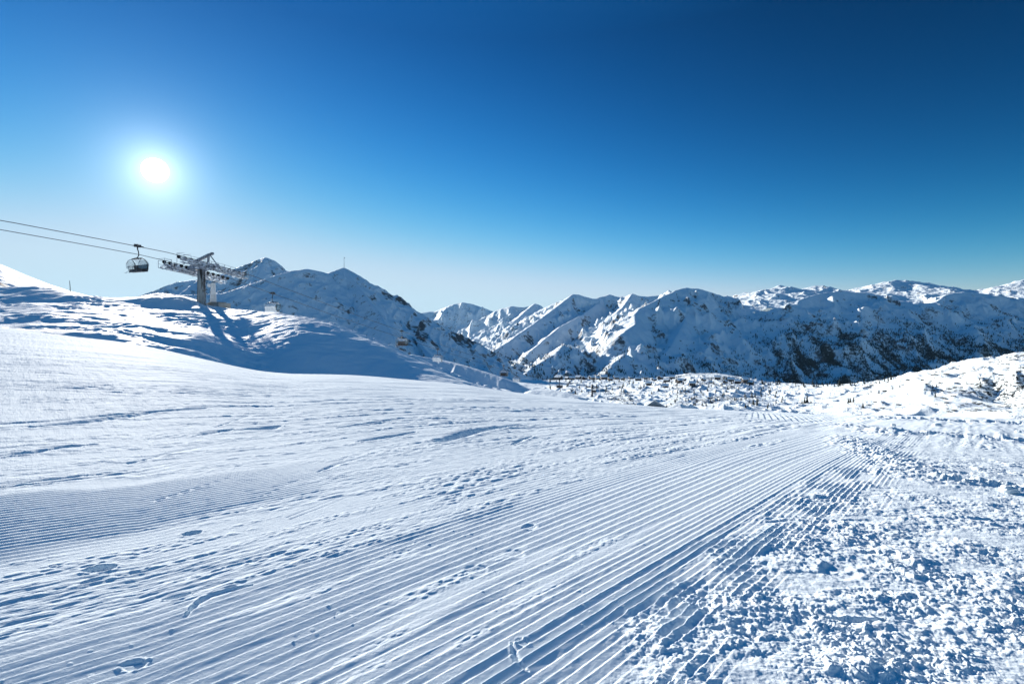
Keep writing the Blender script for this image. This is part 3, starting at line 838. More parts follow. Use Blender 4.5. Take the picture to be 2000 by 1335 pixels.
# =================================================================== THE CHAIRLIFT
steel = simple('weathered_steel', (0.20, 0.21, 0.23), 0.5, 0.4, 0.25, 3.0)
dark = simple('dark_paint', (0.035, 0.037, 0.045), 0.45, 0.1, 0.2, 5.0)
frosted = simple('frosted_steel', (0.30, 0.32, 0.36), 0.7, 0.0, 0.8, 2.6, 0.02)
rubber = simple('black_rubber', (0.02, 0.02, 0.022), 0.7)
seatm = simple('seat_padding', (0.05, 0.038, 0.04), 0.75, 0, 0.2, 6)
orange = simple('orange_padding', (0.45, 0.14, 0.06), 0.7)
white = simple('white_paint', (0.72, 0.74, 0.76), 0.6, 0, 0.15, 2.0)
concrete = simple('rough_concrete', (0.30, 0.29, 0.27), 0.9, 0, 0.25, 1.5, 0.03)
rime = simple('rime_ice', (0.80, 0.84, 0.88), 0.8, 0, 0.1, 6, 0.03)
def polem():
    m, t, p = new_mat('streaked_pole')
    tcn = nd(t, 'ShaderNodeTexCoord'); mp = nd(t, 'ShaderNodeMapping'); mp.inputs['Scale'].default_value = (2.2, 2.2, 0.25)
    n = nd(t, 'ShaderNodeTexNoise'); n.inputs['Scale'].default_value = 1.1; n.inputs['Detail'].default_value = 7; n.inputs['Roughness'].default_value = 0.7
    t.links.new(tcn.outputs['Object'], mp.inputs[0]); t.links.new(mp.outputs[0], n.inputs['Vector'])
    r = nd(t, 'ShaderNodeValToRGB')
    r.color_ramp.elements[0].position = 0.44; r.color_ramp.elements[0].color = (0.05, 0.045, 0.04, 1)
    r.color_ramp.elements[1].position = 0.56; r.color_ramp.elements[1].color = (0.42, 0.42, 0.40, 1)
    t.links.new(n.outputs['Fac'], r.inputs[0]); t.links.new(r.outputs[0], p.inputs['Base Color'])
    p.inputs['Roughness'].default_value = 0.7
    return m
polemat = polem()
def bubblem(name, col, alpha):
    m, t, p = new_mat(name)
    n = nd(t, 'ShaderNodeTexNoise'); n.inputs['Scale'].default_value = 3
    r = nd(t, 'ShaderNodeMapRange'); r.inputs['To Min'].default_value = alpha * 0.8; r.inputs['To Max'].default_value = alpha * 1.2
    t.links.new(n.outputs['Fac'], r.inputs['Value']); t.links.new(r.outputs[0], p.inputs['Alpha'])
    p.inputs['Base Color'].default_value = (*col, 1); p.inputs['Roughness'].default_value = 0.15
    return m
bubble = bubblem('clear_hood_plastic', (0.85, 0.88, 0.92), 0.38)
tint = bubblem('tinted_side_plastic', (0.16, 0.26, 0.33), 0.40)

LINE_ANG = math.atan(0.454)                       # the ropes run away to the right
def near_x(y): return -81.3 + 0.454 * y
def far_x(y): return -87.9 + 0.454 * y
ROPE_Z = [(15, 12.6), (40, 12.8), (56, 12.3), (66, 11.75), (72, 11.35), (78, 10.6), (84, 9.6), (88.5, 8.4), (93, 7.3), (107, 3.8), (121.5, 0.4), (144, -4.7), (173, -11.1), (195, -15.4), (225, -20.7), (250, -25.0), (277, -28.6), (285, -29.8), (300, -33.0), (328, -39.8), (380, -50), (450, -62)]
def rope_z(y): return float(np.interp(y, [a for a, b in ROPE_Z], [b for a, b in ROPE_Z]))
for nm, fx, dy, lab in (('haul_rope', near_x, 0.0, 'upper of two dark chairlift ropes, carrying the chair with the clear hood'), ('haul_rope', far_x, 2.5, 'lower of the two dark steel ropes of the chairlift, passing behind the hooded chair')):
    pts = [(fx(y), y, rope_z(y - dy)) for y in np.concatenate([np.arange(17, 120, 2.5), np.arange(120, 448, 8)])]
    setp(MB().tube(pts, 0.042, 6).build(nm, dark), lab, 'rope', 'ropes of the chairlift')

def make_chair(label, back, hood_down=False):
    t = thing('lift_chair', label, 'chairlift chair', group='chairs hanging on the chairlift')
    m = MB(); m.box((0, 0, 0.02), (0.34, 0.75, 0.24)); m.box((0, 0.30, 0.16), (0.22, 0.22, 0.24)); m.box((0, -0.28, 0.16), (0.22, 0.22, 0.20)); m.beam((0, -0.75, 0.05), (0, 0.75, 0.05), 0.09, 0.08); m.box((0.12, 0, 0.25), (0.3, 0.16, 0.14))
    m.build('grip', dark, t)
    MB().tube([(0, 0, -0.05), (0, 0.02, -0.35), (0, -0.09, -0.65), (0, -0.14, -1.0), (0, -0.11, -1.25), (0, 0.05, -1.50), (0, 0.10, -1.62)], [0.085, 0.075, 0.065, 0.06, 0.06, 0.065, 0.08], 8).build('hanger_arm', dark, t, True)
    m = MB()
    m.tube([(-1.15, 0.10, -1.66), (-0.6, 0.10, -1.60), (0.6, 0.10, -1.60), (1.15, 0.10, -1.66)], 0.055)
    m.box((0, 0.10, -1.62), (0.55, 0.35, 0.14)); m.box((-0.6, 0.12, -1.64), (0.25, 0.3, 0.12)); m.box((0.6, 0.12, -1.64), (0.25, 0.3, 0.12))
    for sx in (-1, 1):
        m.tube([(sx * 1.15, 0.10, -1.66), (sx * 1.30, -0.10, -1.78), (sx * 1.37, -0.38, -2.15), (sx * 1.38, -0.50, -2.55), (sx * 1.36, -0.42, -3.0), (sx * 1.34, -0.05, -3.22)], 0.045)
        m.tube([(sx * 1.15, 0.10, -1.66), (sx * 1.32, 0.42, -1.85), (sx * 1.36, 0.62, -2.3)], 0.03)
    m.build('frame', dark, t, True)
    m = MB(); m.box((0, 0.02, -3.13), (2.66, 0.56, 0.13)); m.box((0, 0.29, -3.17), (2.66, 0.09, 0.16)); m.box((0, -0.02, -3.24), (2.5, 0.44, 0.08)); m.build('seat', seatm, t)
    m = MB()
    for k in range(6):
        m.box((-1.11 + k * 0.444, -0.34, -2.76), (0.40, 0.12, 0.66), ((1, 0, 0), (0, 0.97, -0.22), (0, 0.22, 0.97)))
    m.build('backrest', dark, t)
    m = MB()                                         # moulded hull behind and below the seats
    prof = [(-0.50, -2.42), (-0.56, -2.80), (-0.50, -3.12), (-0.22, -3.36), (0.10, -3.40), (0.30, -3.30)]
    for (a, b) in zip(prof[:-1], prof[1:]):
        m.beam((-1.36, (a[0] + b[0]) / 2, (a[1] + b[1]) / 2), (1.36, (a[0] + b[0]) / 2, (a[1] + b[1]) / 2), 0.05 + abs(a[0] - b[0]), 0.05 + abs(a[1] - b[1]))
    m.build('shell', back, t)
    bm = MB()
    n, rows = 10, []
    for i in range(n + 1):
        a = math.radians(200 - i * 15.5)
        rows.append((0.03 + 0.72 * math.cos(a), -2.45 + 0.72 * math.sin(a)))
    g = [[bm.bm.verts.new((x, yy, zz)) for x in (-1.33, -0.66, 0, 0.66, 1.33)] for (yy, zz) in rows]
    for i in range(n):
        for k in range(4):
            bm.bm.faces.new((g[i][k], g[i][k + 1], g[i + 1][k + 1], g[i + 1][k]))
    hood = bm.build('hood', bubble, t, True)
    for sx in (-1, 1):
        b2 = MB()
        vs = [b2.bm.verts.new((sx * 1.335, yy, zz)) for (yy, zz) in [(0.03 + 0.70 * math.cos(a), -2.50 + 0.62 * math.sin(a)) for a in [math.radians(q) for q in range(190, -30, -20)]] + [(0.66, -2.95), (0.30, -3.1), (-0.35, -3.0)]]
        b2.bm.faces.new(vs)
        bmesh.ops.solidify(b2.bm, geom=b2.bm.faces[:], thickness=0.02)
        b2.build('side_window', tint, t)
    m = MB()
    m.tube([(-1.30, -0.30, -2.62), (-1.25, 0.45, -2.62), (-1.2, 0.62, -2.75), (1.2, 0.62, -2.75), (1.25, 0.45, -2.62), (1.30, -0.30, -2.62)], 0.028)
    m.build('safety_bar', steel, t, True)
    m = MB()
    for x in (-0.85, 0, 0.85):
        m.tube([(x, 0.62, -2.75), (x, 0.66, -3.30), (x, 0.98, -3.58)], 0.022); m.tube([(x - 0.28, 0.98, -3.58), (x + 0.28, 0.98, -3.58)], 0.026)
    m.build('footrest', steel, t, True)
    return t
chairU = make_chair('clear-hooded chairlift chair hanging against the sky beside the frosted lift tower', dark)
chairU.location = (near_x(68.6), 68.6, rope_z(68.6)); chairU.rotation_euler = (0, 0, math.pi - LINE_ANG)
chairD = make_chair('pale-backed chairlift chair just above the snow crest, right of the lift tower', white)
chairD.location = (far_x(95.4), 95.4, rope_z(92.9)); chairD.rotation_euler = (0, 0, -LINE_ANG)
for y, lab in ((121.5, 'dark chairlift chair low over the right end of the snow bank crest'), (173, 'dark chairlift chair in front of the wooded mountain foot, beside a pale one'), (225, 'dark chairlift chair over the shaded shoulder of the valley edge'),
               (276, 'dark chairlift chair right against the far slim lift tower'), (328, 'last and smallest dark chairlift chair, right of the far slim lift tower')):
    c = copy_tree(chairU, (near_x(y), y, rope_z(y)), math.pi - LINE_ANG); setp(c, lab)
for y, lab in ((146.7, 'pale-backed chairlift chair with orange padding before the steep shaded mountain flank'), (197.5, 'pale-backed chairlift chair over the sunlit snow patch beside a dark one'), (299, 'pale-backed chairlift chair beside the far slim lift tower, just under a dark chair')):
    c = copy_tree(chairD, (far_x(y), y, rope_z(y - 2.5)), -LINE_ANG); setp(c, lab)
    if y < 150:
        for ch in [o for o in COL.objects if o.parent == c and o.name.startswith('backrest')]:
            ch.data = ch.data.copy(); ch.data.materials[0] = orange

def bank_z(x, y):
    i = np.argmin((BANK_X - x) ** 2 + (BANK_Yg - y) ** 2)
    return float(BANK_Z.ravel()[i])

# ---- the big frosted tower
TX, TY = -48.2, 79.5
tz = bank_z(TX, TY) - 0.25
T = thing('lift_tower', 'frost-covered chairlift tower with long wheel trains and catwalks on a thick streaked pole', 'lift tower', (TX, TY, tz), -LINE_ANG)
def lz(y):                                            # rope height in the tower's own frame
    return rope_z(TY - 1.4 + y * math.cos(LINE_ANG)) - tz
ptop = lz(0) - 0.75
m = MB()
prof = [(0.64, 0), (0.54, ptop)]
for (r0, z0), (r1, z1) in zip(prof[:-1], prof[1:]):
    m.tube([(0, 0, z0), (0, 0, (z0 + z1) / 2), (0, 0, z1)], [r0, (r0 + r1) / 2, r1], 14)
pole = m.build('pole', polemat, T, True)
m = MB(); m.tube([(0.80, 0.15, 0.1), (0.69, 0.12, ptop)], 0.05, 5); m.tube([(0.78, -0.30, 0.1), (0.67, -0.26, ptop)], 0.05, 5)
z = 0.4
while z < ptop:
    m.tube([(0.80 - 0.11 * z / ptop, 0.15, z), (0.78 - 0.11 * z / ptop, -0.28, z)], 0.022, 4); z += 0.33
m.build('ladder', frosted, pole)
m = MB(); m.box((0, 0, ptop + 0.12), (1.5, 1.5, 0.24)); m.beam((-3.6, 0, ptop + 0.45), (3.6, 0, ptop + 0.45), 0.7, 0.48); m.beam((-3.2, 0, ptop + 0.25), (0, 0, ptop - 0.35), 0.3, 0.22); m.beam((3.2, 0, ptop + 0.25), (0, 0, ptop - 0.35), 0.3, 0.22)
m.build('crossarm', frosted, T)
random.seed(5)
for sx in (-1, 1):
    X = 3.0 * sx
    m = MB()
    sh = 1.4 if sx < 0 else -0.2
    ys = [sh - 5.2 + k * 0.87 for k in range(13)]
    m.beam((X + 0.22 * sx, -3.3, lz(-3.3) - 0.95), (X + 0.22 * sx, 3.3, lz(3.3) - 0.95), 0.16, 0.34)
    for a in (sh - 3.9, sh - 1.3, sh + 1.3, sh + 3.9):
        m.beam((X + 0.2 * sx, a - 1.25, lz(a - 1.25) - 0.62), (X + 0.2 * sx, a + 1.25, lz(a + 1.25) - 0.62), 0.12, 0.24)
        m.beam((X + 0.2 * sx, a, lz(a) - 0.62), (X + 0.2 * sx, a, lz(a) - 1.0), 0.2, 0.2)
        for b in (a - 0.87, a, a + 0.87):
            m.beam((X + 0.17 * sx, b - 0.4, lz(b - 0.4) - 0.33), (X + 0.17 * sx, b + 0.4, lz(b + 0.4) - 0.33), 0.08, 0.16)
    fr = m.build('sheave_frame', frosted, T)
    for yy in ys:
        w = MB(); w.tube([(X - 0.07, yy, lz(yy) - 0.30), (X + 0.07, yy, lz(yy) - 0.30)], 0.26, 16); w.tube([(X - 0.11, yy, lz(yy) - 0.30), (X + 0.11, yy, lz(yy) - 0.30)], 0.12, 10)
        w.build('sheave_wheel', rubber, fr)
    m = MB(); X2 = X + 0.95 * sx
    for k in range(10):
        a = sh - 5.3 + k * 1.05
        m.beam((X2, a, lz(a) - 1.15), (X2, a + 1.0, lz(a + 1.0) - 1.15), 0.62, 0.05)
        m.beam((X + 0.2 * sx, a + 0.5, lz(a + 0.5) - 1.2), (X2, a + 0.5, lz(a + 0.5) - 1.2), 0.07, 0.09)
    cw = m.build('catwalk', frosted, T)
    m = MB(); X3 = X + 1.25 * sx
    for k in range(11):
        a = sh - 5.3 + k * 1.04
        m.beam((X3, a, lz(a) - 1.15), (X3, a, lz(a) - 0.05), 0.045, 0.045)
    for h in (-0.05, -0.55):
        m.tube([(X3, a, lz(a) + h) for a in np.arange(sh - 5.3, sh + 5.4, 0.9)], 0.026, 5)
    # end cage
    for a in (sh - 5.3, sh - 4.3):
        m.beam((X - 0.3 * sx, a, lz(a) - 1.1), (X - 0.3 * sx, a, lz(a) + 0.25), 0.045, 0.045)
        m.beam((X - 0.3 * sx, a, lz(a) + 0.2), (X3, a, lz(a) + 0.2), 0.04, 0.04)
    m.beam((X - 0.3 * sx, sh - 5.3, lz(sh - 5.3) + 0.2), (X - 0.3 * sx, sh - 4.3, lz(sh - 4.3) + 0.2), 0.04, 0.04)
    m.build('railing', frosted, cw)
    # rime clinging to the ironwork
    m = MB()
    for k in range(150):
        a = random.uniform(sh - 5.2, sh + 5.2); px = X + random.uniform(-0.2, 1.2) * sx; hz = lz(a) + random.uniform(-1.35, -0.25)
        r = random.uniform(0.05, 0.15)
        m.box((px, a, hz), (r * 1.2, r * 2.4, r), ((1, random.uniform(-.5, .5), 0), (0, 1, random.uniform(-.5, .5)), (random.uniform(-.4, .4), 0, 1)))
    setp(m.build('rime', rime, T), kind='stuff')
# lifting gantry on top
g = ptop + 0.68
m = MB(); m.beam((-2.3, 0.3, g + 0.55), (2.2, 0.3, g + 1.75), 0.42, 0.30); m.beam((1.0, 0.3, g), (1.25, 0.3, g + 1.4), 0.26, 0.26); m.beam((-1.9, 0.3, g), (-1.9, 0.3, g + 0.6), 0.2, 0.2); m.beam((1.6, 0.3, g + 1.45), (3.1, 0.6, g - 0.3), 0.11, 0.11); m.box((0.4, 0.3, g + 1.42), (0.5, 0.35, 0.2))
gan = m.build('lifting_beam', frosted, T)
m = MB(); m.beam((-2.25, 0.3, g + 0.76), (1.4, 0.3, g + 1.73), 0.40, 0.12, ); m.build('snow_cap', rime, gan)

# white service column behind the tower, with a round lamp
CX, CY = -48.2, 82.6
cz = bank_z(CX, CY) - 0.2
c = thing('service_column', 'tapering white service column with a round lamp, standing right behind the lift tower pole', 'column', (CX, CY, cz), -0.3)
m = MB(); m.tube([(0, 0, 0.35), (0, 0, 2.2), (0, 0, 4.1)], [0.70, 0.58, 0.44], 4); pb = m.build('shaft', white, c)
m = MB(); m.box((0, 0, 0.18), (1.5, 1.3, 0.40)); m.build('base', concrete, c)
m = MB(); m.tube([(-0.45, -0.50, 3.75), (-0.45, -0.30, 3.75)], 0.30, 14); m.tube([(-0.45, -0.30, 3.75), (-0.2, 0, 3.75)], 0.08, 8); m.build('lamp', simple('lamp_glass', (0.85, 0.87, 0.9), 0.3), c)
m = MB(); m.box((-0.05, -0.44, 1.9), (0.14, 0.04, 0.5)); m.build('plate', dark, pb)
fb = MB().box((0, 0, 0.0), (3.2, 2.2, 1.3)).box((0.3, -0.2, 0.72), (2.2, 1.4, 0.16))
fo = fb.build('foundation_block', concrete); fo.location = (-47.0, 81.6, bank_z(-47.0, 81.6) + 0.05); fo.rotation_euler = (0, 0, -0.35)
setp(fo, 'low grey concrete foundation block in the snow at the foot of the white column', 'foundation')

# ---- far slim tower
fx0, fy0 = 44.6, 285.0
gz = valley_point(1157, 775).z
topz = rope_z(284) - 0.6
T2 = thing('lift_tower', 'slim dark chairlift tower far off, rising behind the brow of the run', 'lift tower', (fx0, fy0, 0), -LINE_ANG)
MB().tube([(0, 0, min(gz, topz - 9) - 3), (0, 0, topz + 1.6)], [0.62, 0.45], 10).build('pole', dark, T2, True)
MB().beam((-3.4, 0, topz), (3.4, 0, topz), 0.5, 0.5).build('crossarm', dark, T2)
for sx in (-1, 1):
    m = MB(); m.beam((3 * sx, -2.6, topz + 0.62), (3 * sx, 2.6, topz - 0.05), 0.3, 0.36)
    for k in range(6): m.tube([(3 * sx - 0.1, -2.4 + k * 0.96, topz + 0.66 - k * 0.12), (3 * sx + 0.1, -2.4 + k * 0.96, topz + 0.66 - k * 0.12)], 0.25, 10)
    m.build('sheave_train', dark, T2)

# ---- poles and mast
x0, y0 = (137 - 1000) / 1000 * 236, 236.0
i = np.argmin((HL[0] - x0) ** 2 + (HL[1] - y0) ** 2); hz = float(HL[2].ravel()[i])
m = MB().tube([(0, 0, -0.5), (0, 0, 3.0), (-0.25, 0, 6.2)], [0.16, 0.14, 0.10], 6)
p1 = m.build('marker_pole', dark, None, True); p1.location = (x0, y0, hz); setp(p1, 'tall thin leaning pole on the bare grassy hillside', 'pole')
x0 = (144 - 1000) / 1000 * 236
i = np.argmin((HL[0] - x0) ** 2 + (HL[1] - y0) ** 2); hz = float(HL[2].ravel()[i])
m = MB().tube([(0, 0, -0.5), (0, 0, 1.5)], 0.12, 6).box((0, 0, 1.4), (0.6, 0.1, 0.3))
p2 = m.build('marker_post', dark, None); p2.location = (x0, y0, hz); setp(p2, 'short post with a small board beside the tall leaning pole', 'post')
MY = 1850; mx = (672 - 1000) / 1000 * MY; mz = (HOR - 522) / 1000 * MY
t = thing('summit_mast', 'tall thin mast on the pointed summit', 'mast', (mx, MY, mz - 3))
MB().tube([(0, 0, 0), (0, 0, 22), (0, 0, 40)], [1.0, 0.6, 0.4], 5).build('pole', steel, t)
MB().box((1.4, 0, 37.5), (2.6, 1.2, 2.6)).build('antenna', dark, t)

# =================================================================== TREES
needle = simple('conifer_needles', (0.020, 0.032, 0.024), 0.85, 0, 0.5, 1.2)
bark = simple('conifer_bark', (0.06, 0.045, 0.035), 0.9)
shrubm = simple('dwarf_pine_needles', (0.026, 0.032, 0.030), 0.9, 0, 0.5, 1.5)
def crown_mesh(name, seed, h=1.0, w=0.30, layers=9, per=11):
    """unit-height conifer: whorls of drooping sprays of differing length"""
    r = random.Random(seed); bm = bmesh.new()
    for L in range(layers):
        f = L / (layers - 1)
        z = 0.10 + 0.84 * f; R = w * (1 - f) ** 0.85 * 0.95 + 0.03
        for k in range(per):
            a = 2 * math.pi * (k + r.random()) / per
            if r.random() < 0.12: continue
            RR = R * r.uniform(0.65, 1.15); d = r.uniform(0.02, 0.06); wd = RR * 0.34 + 0.012
            ca, sa = math.cos(a), math.sin(a)
            top = bm.verts.new((0, 0, z + 0.09)); l = bm.verts.new((ca * RR * 0.6 - sa * wd, sa * RR * 0.6 + ca * wd, z - d * 0.4))
            rr = bm.verts.new((ca * RR * 0.6 + sa * wd, sa * RR * 0.6 - ca * wd, z - d * 0.4)); tip = bm.verts.new((ca * RR, sa * RR, z - d))
            bm.faces.new((top, l, tip, rr))
    t0 = [bm.verts.new((0.03 * math.cos(q), 0.03 * math.sin(q), 0.9)) for q in (0, 2.1, 4.2)]; tp = bm.verts.new((0, 0, 1.03))
    for k in range(3): bm.faces.new((t0[k], t0[(k + 1) % 3], tp))
    me = bpy.data.meshes.new(name); bm.to_mesh(me); bm.free(); me.materials.append(needle)
    return me
def trunk_mesh():
    bm = MB(); bm.tube([(0, 0, -0.15), (0, 0, 0.3), (0, 0, 0.85)], [0.035, 0.026, 0.008], 6)
    me = bpy.data.meshes.new('trunk'); bm.bm.to_mesh(me); bm.bm.free(); me.materials.append(bark); return me
CROWN = [crown_mesh('crown', 1), crown_mesh('crown', 2, w=0.24), crown_mesh('crown', 3, w=0.36, layers=7), crown_mesh('crown', 4, w=0.42, layers=6)]
TRUNK = trunk_mesh()
def tree(p, h, label, group=None, k=0, rz=0.0, parts=True):
    t = thing('conifer_tree', label, 'tree', p, rz, group); t.scale = (h, h, h)
    for nm, me in (('crown', CROWN[k]), ('trunk', TRUNK)):
        o = bpy.data.objects.new(nm, me); COL.objects.link(o); o.parent = t
    return t
rs = random.Random(11)
named = [
    (1577, 788, 16, 1, 'tallest dark conifer of the clump casting a long shadow on the smooth snowfield'), (1571, 788, 11, 0, 'middle conifer of the clump on the smooth snowfield, leaning on the tallest one'),
    (1566, 788, 8, 2, 'smallest conifer at the outer edge of the clump on the smooth snowfield'), (1584, 788, 7, 2, 'low bushy conifer just right of the tallest one on the smooth snowfield'),
    (1657, 788, 10, 0, 'left conifer of the small group of three in the open snow'), (1661, 786, 10, 0, 'middle conifer of the small group of three in the open snow'), (1667, 785, 11, 1, 'right and tallest conifer of the small group of three in the open snow'),
    (1686, 797, 12, 1, 'slim single conifer below the group of three in the open snow'), (1633, 820, 9, 3, 'squat conifer alone at the edge of the run'),
    (1455, 777, 9, 0, 'conifer at the upper left of the loose valley grove'), (1469, 776, 12, 2, 'broad conifer at the upper right of the loose valley grove'), (1475, 777, 9, 0, 'narrow conifer beside the broad one of the loose valley grove'),
    (1471, 790, 11, 2, 'broad conifer at the lower left of the loose valley grove'), (1478, 789, 13, 1, 'tall conifer at the lower right of the loose valley grove'), (1500, 798, 8, 1, 'slim conifer standing apart below the loose valley grove'),
    (1822, 759, 9, 1, 'left of two neighbouring conifers on the right hillside'), (1829, 756, 8, 1, 'right of two neighbouring conifers on the right hillside'), (1827, 776, 10, 1, 'single upright conifer below the pair on the right hillside'),
    (1588, 751, 12, 1, 'tall thin conifer on the near edge of the dark valley, at the treeline'), (1640, 754, 14, 1, 'tallest conifer of the treeline at the edge of the dark valley'),
    (1717, 769, 8, 3, 'rounded conifer at the lower end of the row climbing the hillside'), (1744, 760, 7, 3, 'rounded conifer in the middle of the row climbing the hillside'), (1757, 757, 7, 3, 'rounded conifer near the top of the row climbing the hillside'),
    (1915, 757, 13, 2, 'dark conifer at the edge of the shaded hollow on the right hillside'),
]
for (u, v, hp, k, lab) in named:
    p = valley_point(u, v); h = hp / 1000 * p.y * 1.08
    tree(p - Vector((0, 0, 0.04 * h)), h, lab, None, k, rs.uniform(0, 6))
def scatter(n, fn, lab, group, hp, ks):
    for i in range(n):
        u, v = fn()
        p = valley_point(u, v); h = rs.uniform(*hp) / 1000 * p.y
        tree(p - Vector((0, 0, 0.05 * h)), h, lab, group, rs.choice(ks), rs.uniform(0, 6))
scatter(60, lambda: ((lambda u: (u, float(np.interp(u, [1480, 1600, 1700, 1760], [748, 754, 749, 737])) + rs.uniform(0, 4)))(rs.uniform(1485, 1755))), 'small dark conifer in the thin treeline above the dark valley', 'conifers of the treeline', (4, 9), (0, 1, 1))
def vfn():
    while True:
        u, v = rs.uniform(1070, 1530), rs.uniform(740, 796)
        if v < 770 or u > 1300: return u, v
scatter(190, vfn, 'tiny dark conifer among the snowy hummocks of the valley floor', 'conifers of the valley floor', (4, 9), (0, 1, 2))

# dwarf pines: low spreading bushes
def bush_mesh(seed):
    r = random.Random(seed); bm = bmesh.new()
    for k in range(150):
        a = r.uniform(0, 6.283); q = math.sqrt(r.random()); x, y = q * math.cos(a), q * 0.8 * math.sin(a)
        z = 0.42 * math.sqrt(max(0, 1 - q * q)) * r.uniform(0.5, 1.15); s0 = r.uniform(0.09, 0.2)
        d = Vector((r.uniform(-1, 1), r.uniform(-1, 1), r.uniform(0.1, 1.2))).normalized(); e = d.orthogonal().normalized()
        c = Vector((x, y, z))
        bm.faces.new([bm.verts.new(c - e * s0 * 0.4), bm.verts.new(c + d * s0), bm.verts.new(c + e * s0 * 0.4), bm.verts.new(c - d * s0 * 0.5)])
    me = bpy.data.meshes.new('dwarf_pine'); bm.to_mesh(me); bm.free(); me.materials.append(shrubm); return me
BUSH = [bush_mesh(k) for k in range(4)]
def hfn():
    while True:
        u = rs.uniform(1690, 2010); top = float(np.interp(u, [1690, 1800, 1900, 2000], [750, 730, 705, 690]))
        v = rs.uniform(top + 3, 806)
        if abs(u - 1790) < 35 and v > 765: continue
        if rs.random() < 0.35 + 0.65 * (u - 1690) / 300: return u, v
for i in range(170):
    u, v = hfn()
    p = valley_point(u, v); w = rs.uniform(2.2, 6.0) / 1000 * p.y
    o = bpy.data.objects.new('dwarf_pine', rs.choice(BUSH)); COL.objects.link(o)
    o.location = p - Vector((0, 0, 0.1 * w)); o.scale = (w, w, w * rs.uniform(0.7, 1.3)); o.rotation_euler = (0, 0, rs.uniform(0, 6))
    setp(o, 'low dark dwarf pine poking out of the snow on the right hillside', 'shrub', 'dwarf pines on the right hillside')

# far-off woods on the mountain sides: one mass
def woods():
    us, Ys, z, wood = E_G
    rr = np.random.RandomState(3)
    nr, nc = z.shape
    N = 420000
    i = rr.randint(0, nr - 1, N); j = rr.randint(30, nc - 31, N)
    y = Ys[i]
    w = wood[i, j] + 0.22 * rr.randn(N)
    v = HOR - 1000 * z[i, j] / y
    keep = (w > 0.50) & (y < 4600) & (z[i, j] > -540) & (v > 600)
    i, j = i[keep], j[keep]
    pick = rr.permutation(len(i))[:26000]
    i, j = i[pick], j[pick]
    y = Ys[i] + rr.uniform(-4, 4, len(i)); x = (us[j] - 1000) / 1000 * y + rr.uniform(-4, 4, len(i)); zz = z[i, j]
    h = rr.uniform(9, 17, len(i)); r = h * rr.uniform(0.16, 0.26, len(i))
    n = len(i); K = 4
    co = np.zeros((n, K + 1, 3), np.float32)
    for k in range(K):
        a = 2 * np.pi * k / K + rr.rand(n)
        co[:, k, 0] = x + r * np.cos(a); co[:, k, 1] = y + r * np.sin(a); co[:, k, 2] = zz - 1.5
    co[:, K, 0] = x; co[:, K, 1] = y; co[:, K, 2] = zz + h
    f = np.stack([np.stack([np.full(n, k), np.full(n, (k + 1) % K), np.full(n, K)], 1) for k in range(K)], 1) + (np.arange(n) * (K + 1))[:, None, None]
    f = f.reshape(-1, 3).astype(np.int32)
    me = bpy.data.meshes.new('forest')
    me.vertices.add(n * (K + 1)); me.vertices.foreach_set('co', co.ravel())
    me.loops.add(f.size); me.loops.foreach_set('vertex_index', f.ravel()); me.polygons.add(len(f)); me.polygons.foreach_set('loop_start', np.arange(0, f.size, 3, dtype=np.int32))
    me.materials.append(needle); me.update(calc_edges=True)
    o = bpy.data.objects.new('forest', me); COL.objects.link(o)
    setp(o, 'dark conifer woods in bands on the shaded mountainside', 'forest', None, 'stuff')
woods()

# =================================================================== VILLAGE
wallw = simple('dark_timber', (0.055, 0.045, 0.042), 0.8, 0, 0.3, 0.4); plaster = simple('pale_plaster', (0.45, 0.42, 0.38), 0.8); roofsnow = simple('roof_snow', SNOW, 0.7)
glassm = simple('window_glass', (0.03, 0.04, 0.05), 0.15)
def chalet():
    t = thing('chalet', 'tiny', 'house', group='chalets of the valley village')
    m = MB(); m.box((0, 0, 2.6), (12, 10, 7.0))
    g = [m.bm.verts.new(q) for q in ((-5.95, -4.95, 6.1), (-5.95, 4.95, 6.1), (-5.95, 0, 9.2), (5.95, -4.95, 6.1), (5.95, 4.95, 6.1), (5.95, 0, 9.2))]
    m.bm.faces.new((g[0], g[1], g[2])); m.bm.faces.new((g[3], g[5], g[4]))
    w = m.build('wall', wallw, t)
    m = MB()
    for sy in (-1, 1):
        m.box((0, sy * 3.05, 7.75), (14, 7.6, 0.9), ((1, 0, 0), (0, sy * 0.85, -0.53), (0, sy * 0.53, 0.85)))
    m.build('roof', roofsnow, t)
    for x in (-3.6, 0, 3.6):
        for zz in (1.8, 4.6):
            MB().box((x, -5.02, zz), (1.4, 0.12, 1.5)).build('window', glassm, t)
    return t
spots = [(1092, 741), (1108, 738), (1118, 742), (1130, 737), (1143, 741), (1156, 736), (1167, 741), (1180, 738), (1192, 743), (1205, 739), (1218, 742), (1232, 739), (1247, 743), (1262, 740), (1278, 744), (1290, 741), (1302, 746), (1312, 741), (1326, 747), (1336, 743),
         (1374, 744), (1388, 748), (1402, 743), (1416, 748), (1428, 745), (1441, 750), (1454, 746), (1466, 751), (1352, 752), (1300, 757), (1268, 753)]
first = chalet()
for n_, (u, v) in enumerate(spots):
    p = valley_point(u, v)
    c = first if n_ == 0 else copy_tree(first)
    c.location = p - Vector((0, 0, 0.6)); c.rotation_euler = (0, 0, rs.uniform(-0.9, 0.9)); k = rs.uniform(0.8, 1.5) * p.y / 1500; c.scale = (k, k, k)
    c['label'] = 'tiny snow-roofed dark timber chalet of the village on the valley floor'

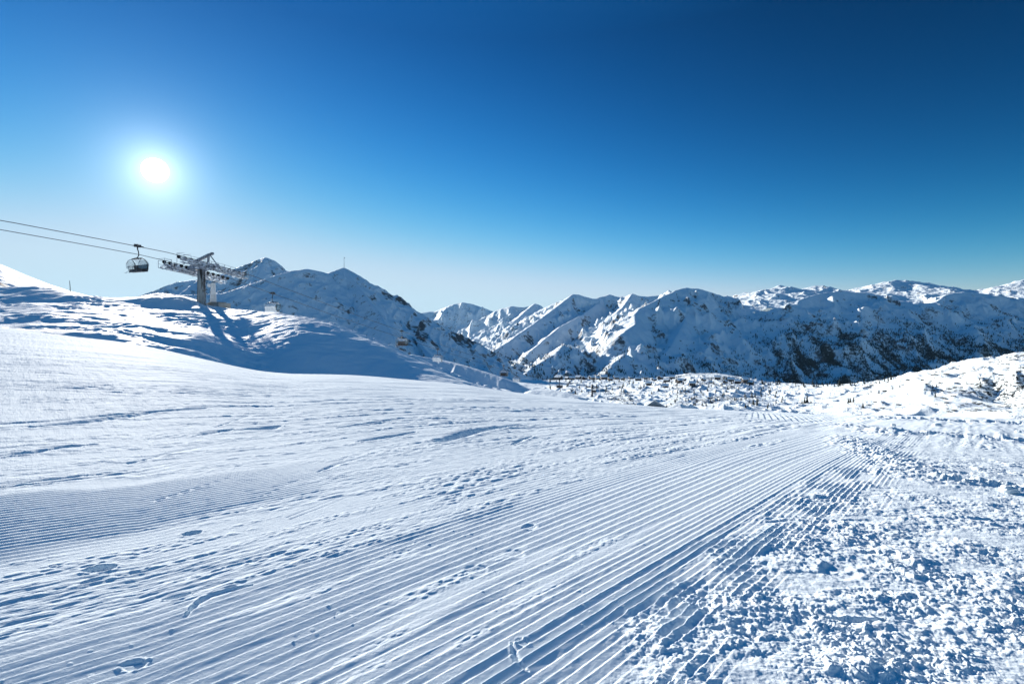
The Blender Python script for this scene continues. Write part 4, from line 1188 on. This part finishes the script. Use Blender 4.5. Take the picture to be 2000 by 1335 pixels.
# =================================================================== loose blocks of snow beside the run
chm = simple('snow_block', SNOW, 0.6, 0, 0.04, 20, 0.02)
def chunk(u, v, px, lab, sq=0.7, seed=0):
    x, y = on_piste(u, v); w = px / 1000 * y
    bm = bmesh.new(); bmesh.ops.create_icosphere(bm, subdivisions=4, radius=0.5)
    for q in bm.verts:
        c = q.co
        n = 0.16 * math.sin(7 * c.x + seed) * math.cos(6 * c.y + seed * 2) + 0.10 * math.sin(17 * c.z + 13 * c.x + seed) + 0.06 * math.sin(29 * c.y + 23 * c.z + seed)
        q.co = c * (1 + n)
        q.co.z *= sq
    me = bpy.data.meshes.new('snow_chunk'); bm.to_mesh(me); bm.free(); me.materials.append(chm); me.polygons.foreach_set('use_smooth', np.ones(len(me.polygons), bool))
    o = bpy.data.objects.new('snow_chunk', me); COL.objects.link(o)
    z = float(piste_slope(np.array([x / y]), np.array([y]))[0]) * y
    o.location = (x, y, z + 0.22 * w * sq / 0.7); o.scale = (w, w, w); o.rotation_euler = (0, 0, seed)
    setp(o, lab, 'snow chunk')
chunk(1830, 833, 15, 'white block of snow alone on the smooth shaded track at the right', 0.6, 1)
chunk(1970, 961, 26, 'largest round white block of snow at the right edge of the picture', 0.65, 2)
chunk(1989, 845, 9, 'small block of snow on the smooth shaded track, near the picture edge', 0.8, 3)
chunk(1903, 940, 13, 'right one of two upright snow lumps above the largest round block', 1.0, 4)
chunk(1885, 944, 12, 'left one of two upright snow lumps above the largest round block', 0.9, 5)
chunk(1780, 905, 9, 'small lump of snow at the border of the churned snow', 0.8, 6)
chunk(1738, 1100, 12, 'round white lump of snow in the middle of the churned snow', 0.8, 7)
chunk(1745, 832, 8, 'small lump on the left end of the smooth shaded track', 0.8, 8)

# =================================================================== AIR
hz = MB().box((500, 5100, -390), (19000, 11400, 2240)).build('haze', None)
hm = bpy.data.materials.new('thin_air'); hm.use_nodes = True
t = hm.node_tree; t.nodes.clear()
ho = nd(t, 'ShaderNodeOutputMaterial'); hv = nd(t, 'ShaderNodeVolumePrincipled')
hv.inputs['Color'].default_value = (0.35, 0.66, 1.0, 1); hv.inputs['Density'].default_value = 0.000006; hv.inputs['Anisotropy'].default_value = 0.3
t.links.new(hv.outputs[0], ho.inputs['Volume'])
hz.data.materials.clear(); hz.data.materials.append(hm)
setp(hz, 'thin pale blue haze lying over the far mountains', 'haze', None, 'stuff')
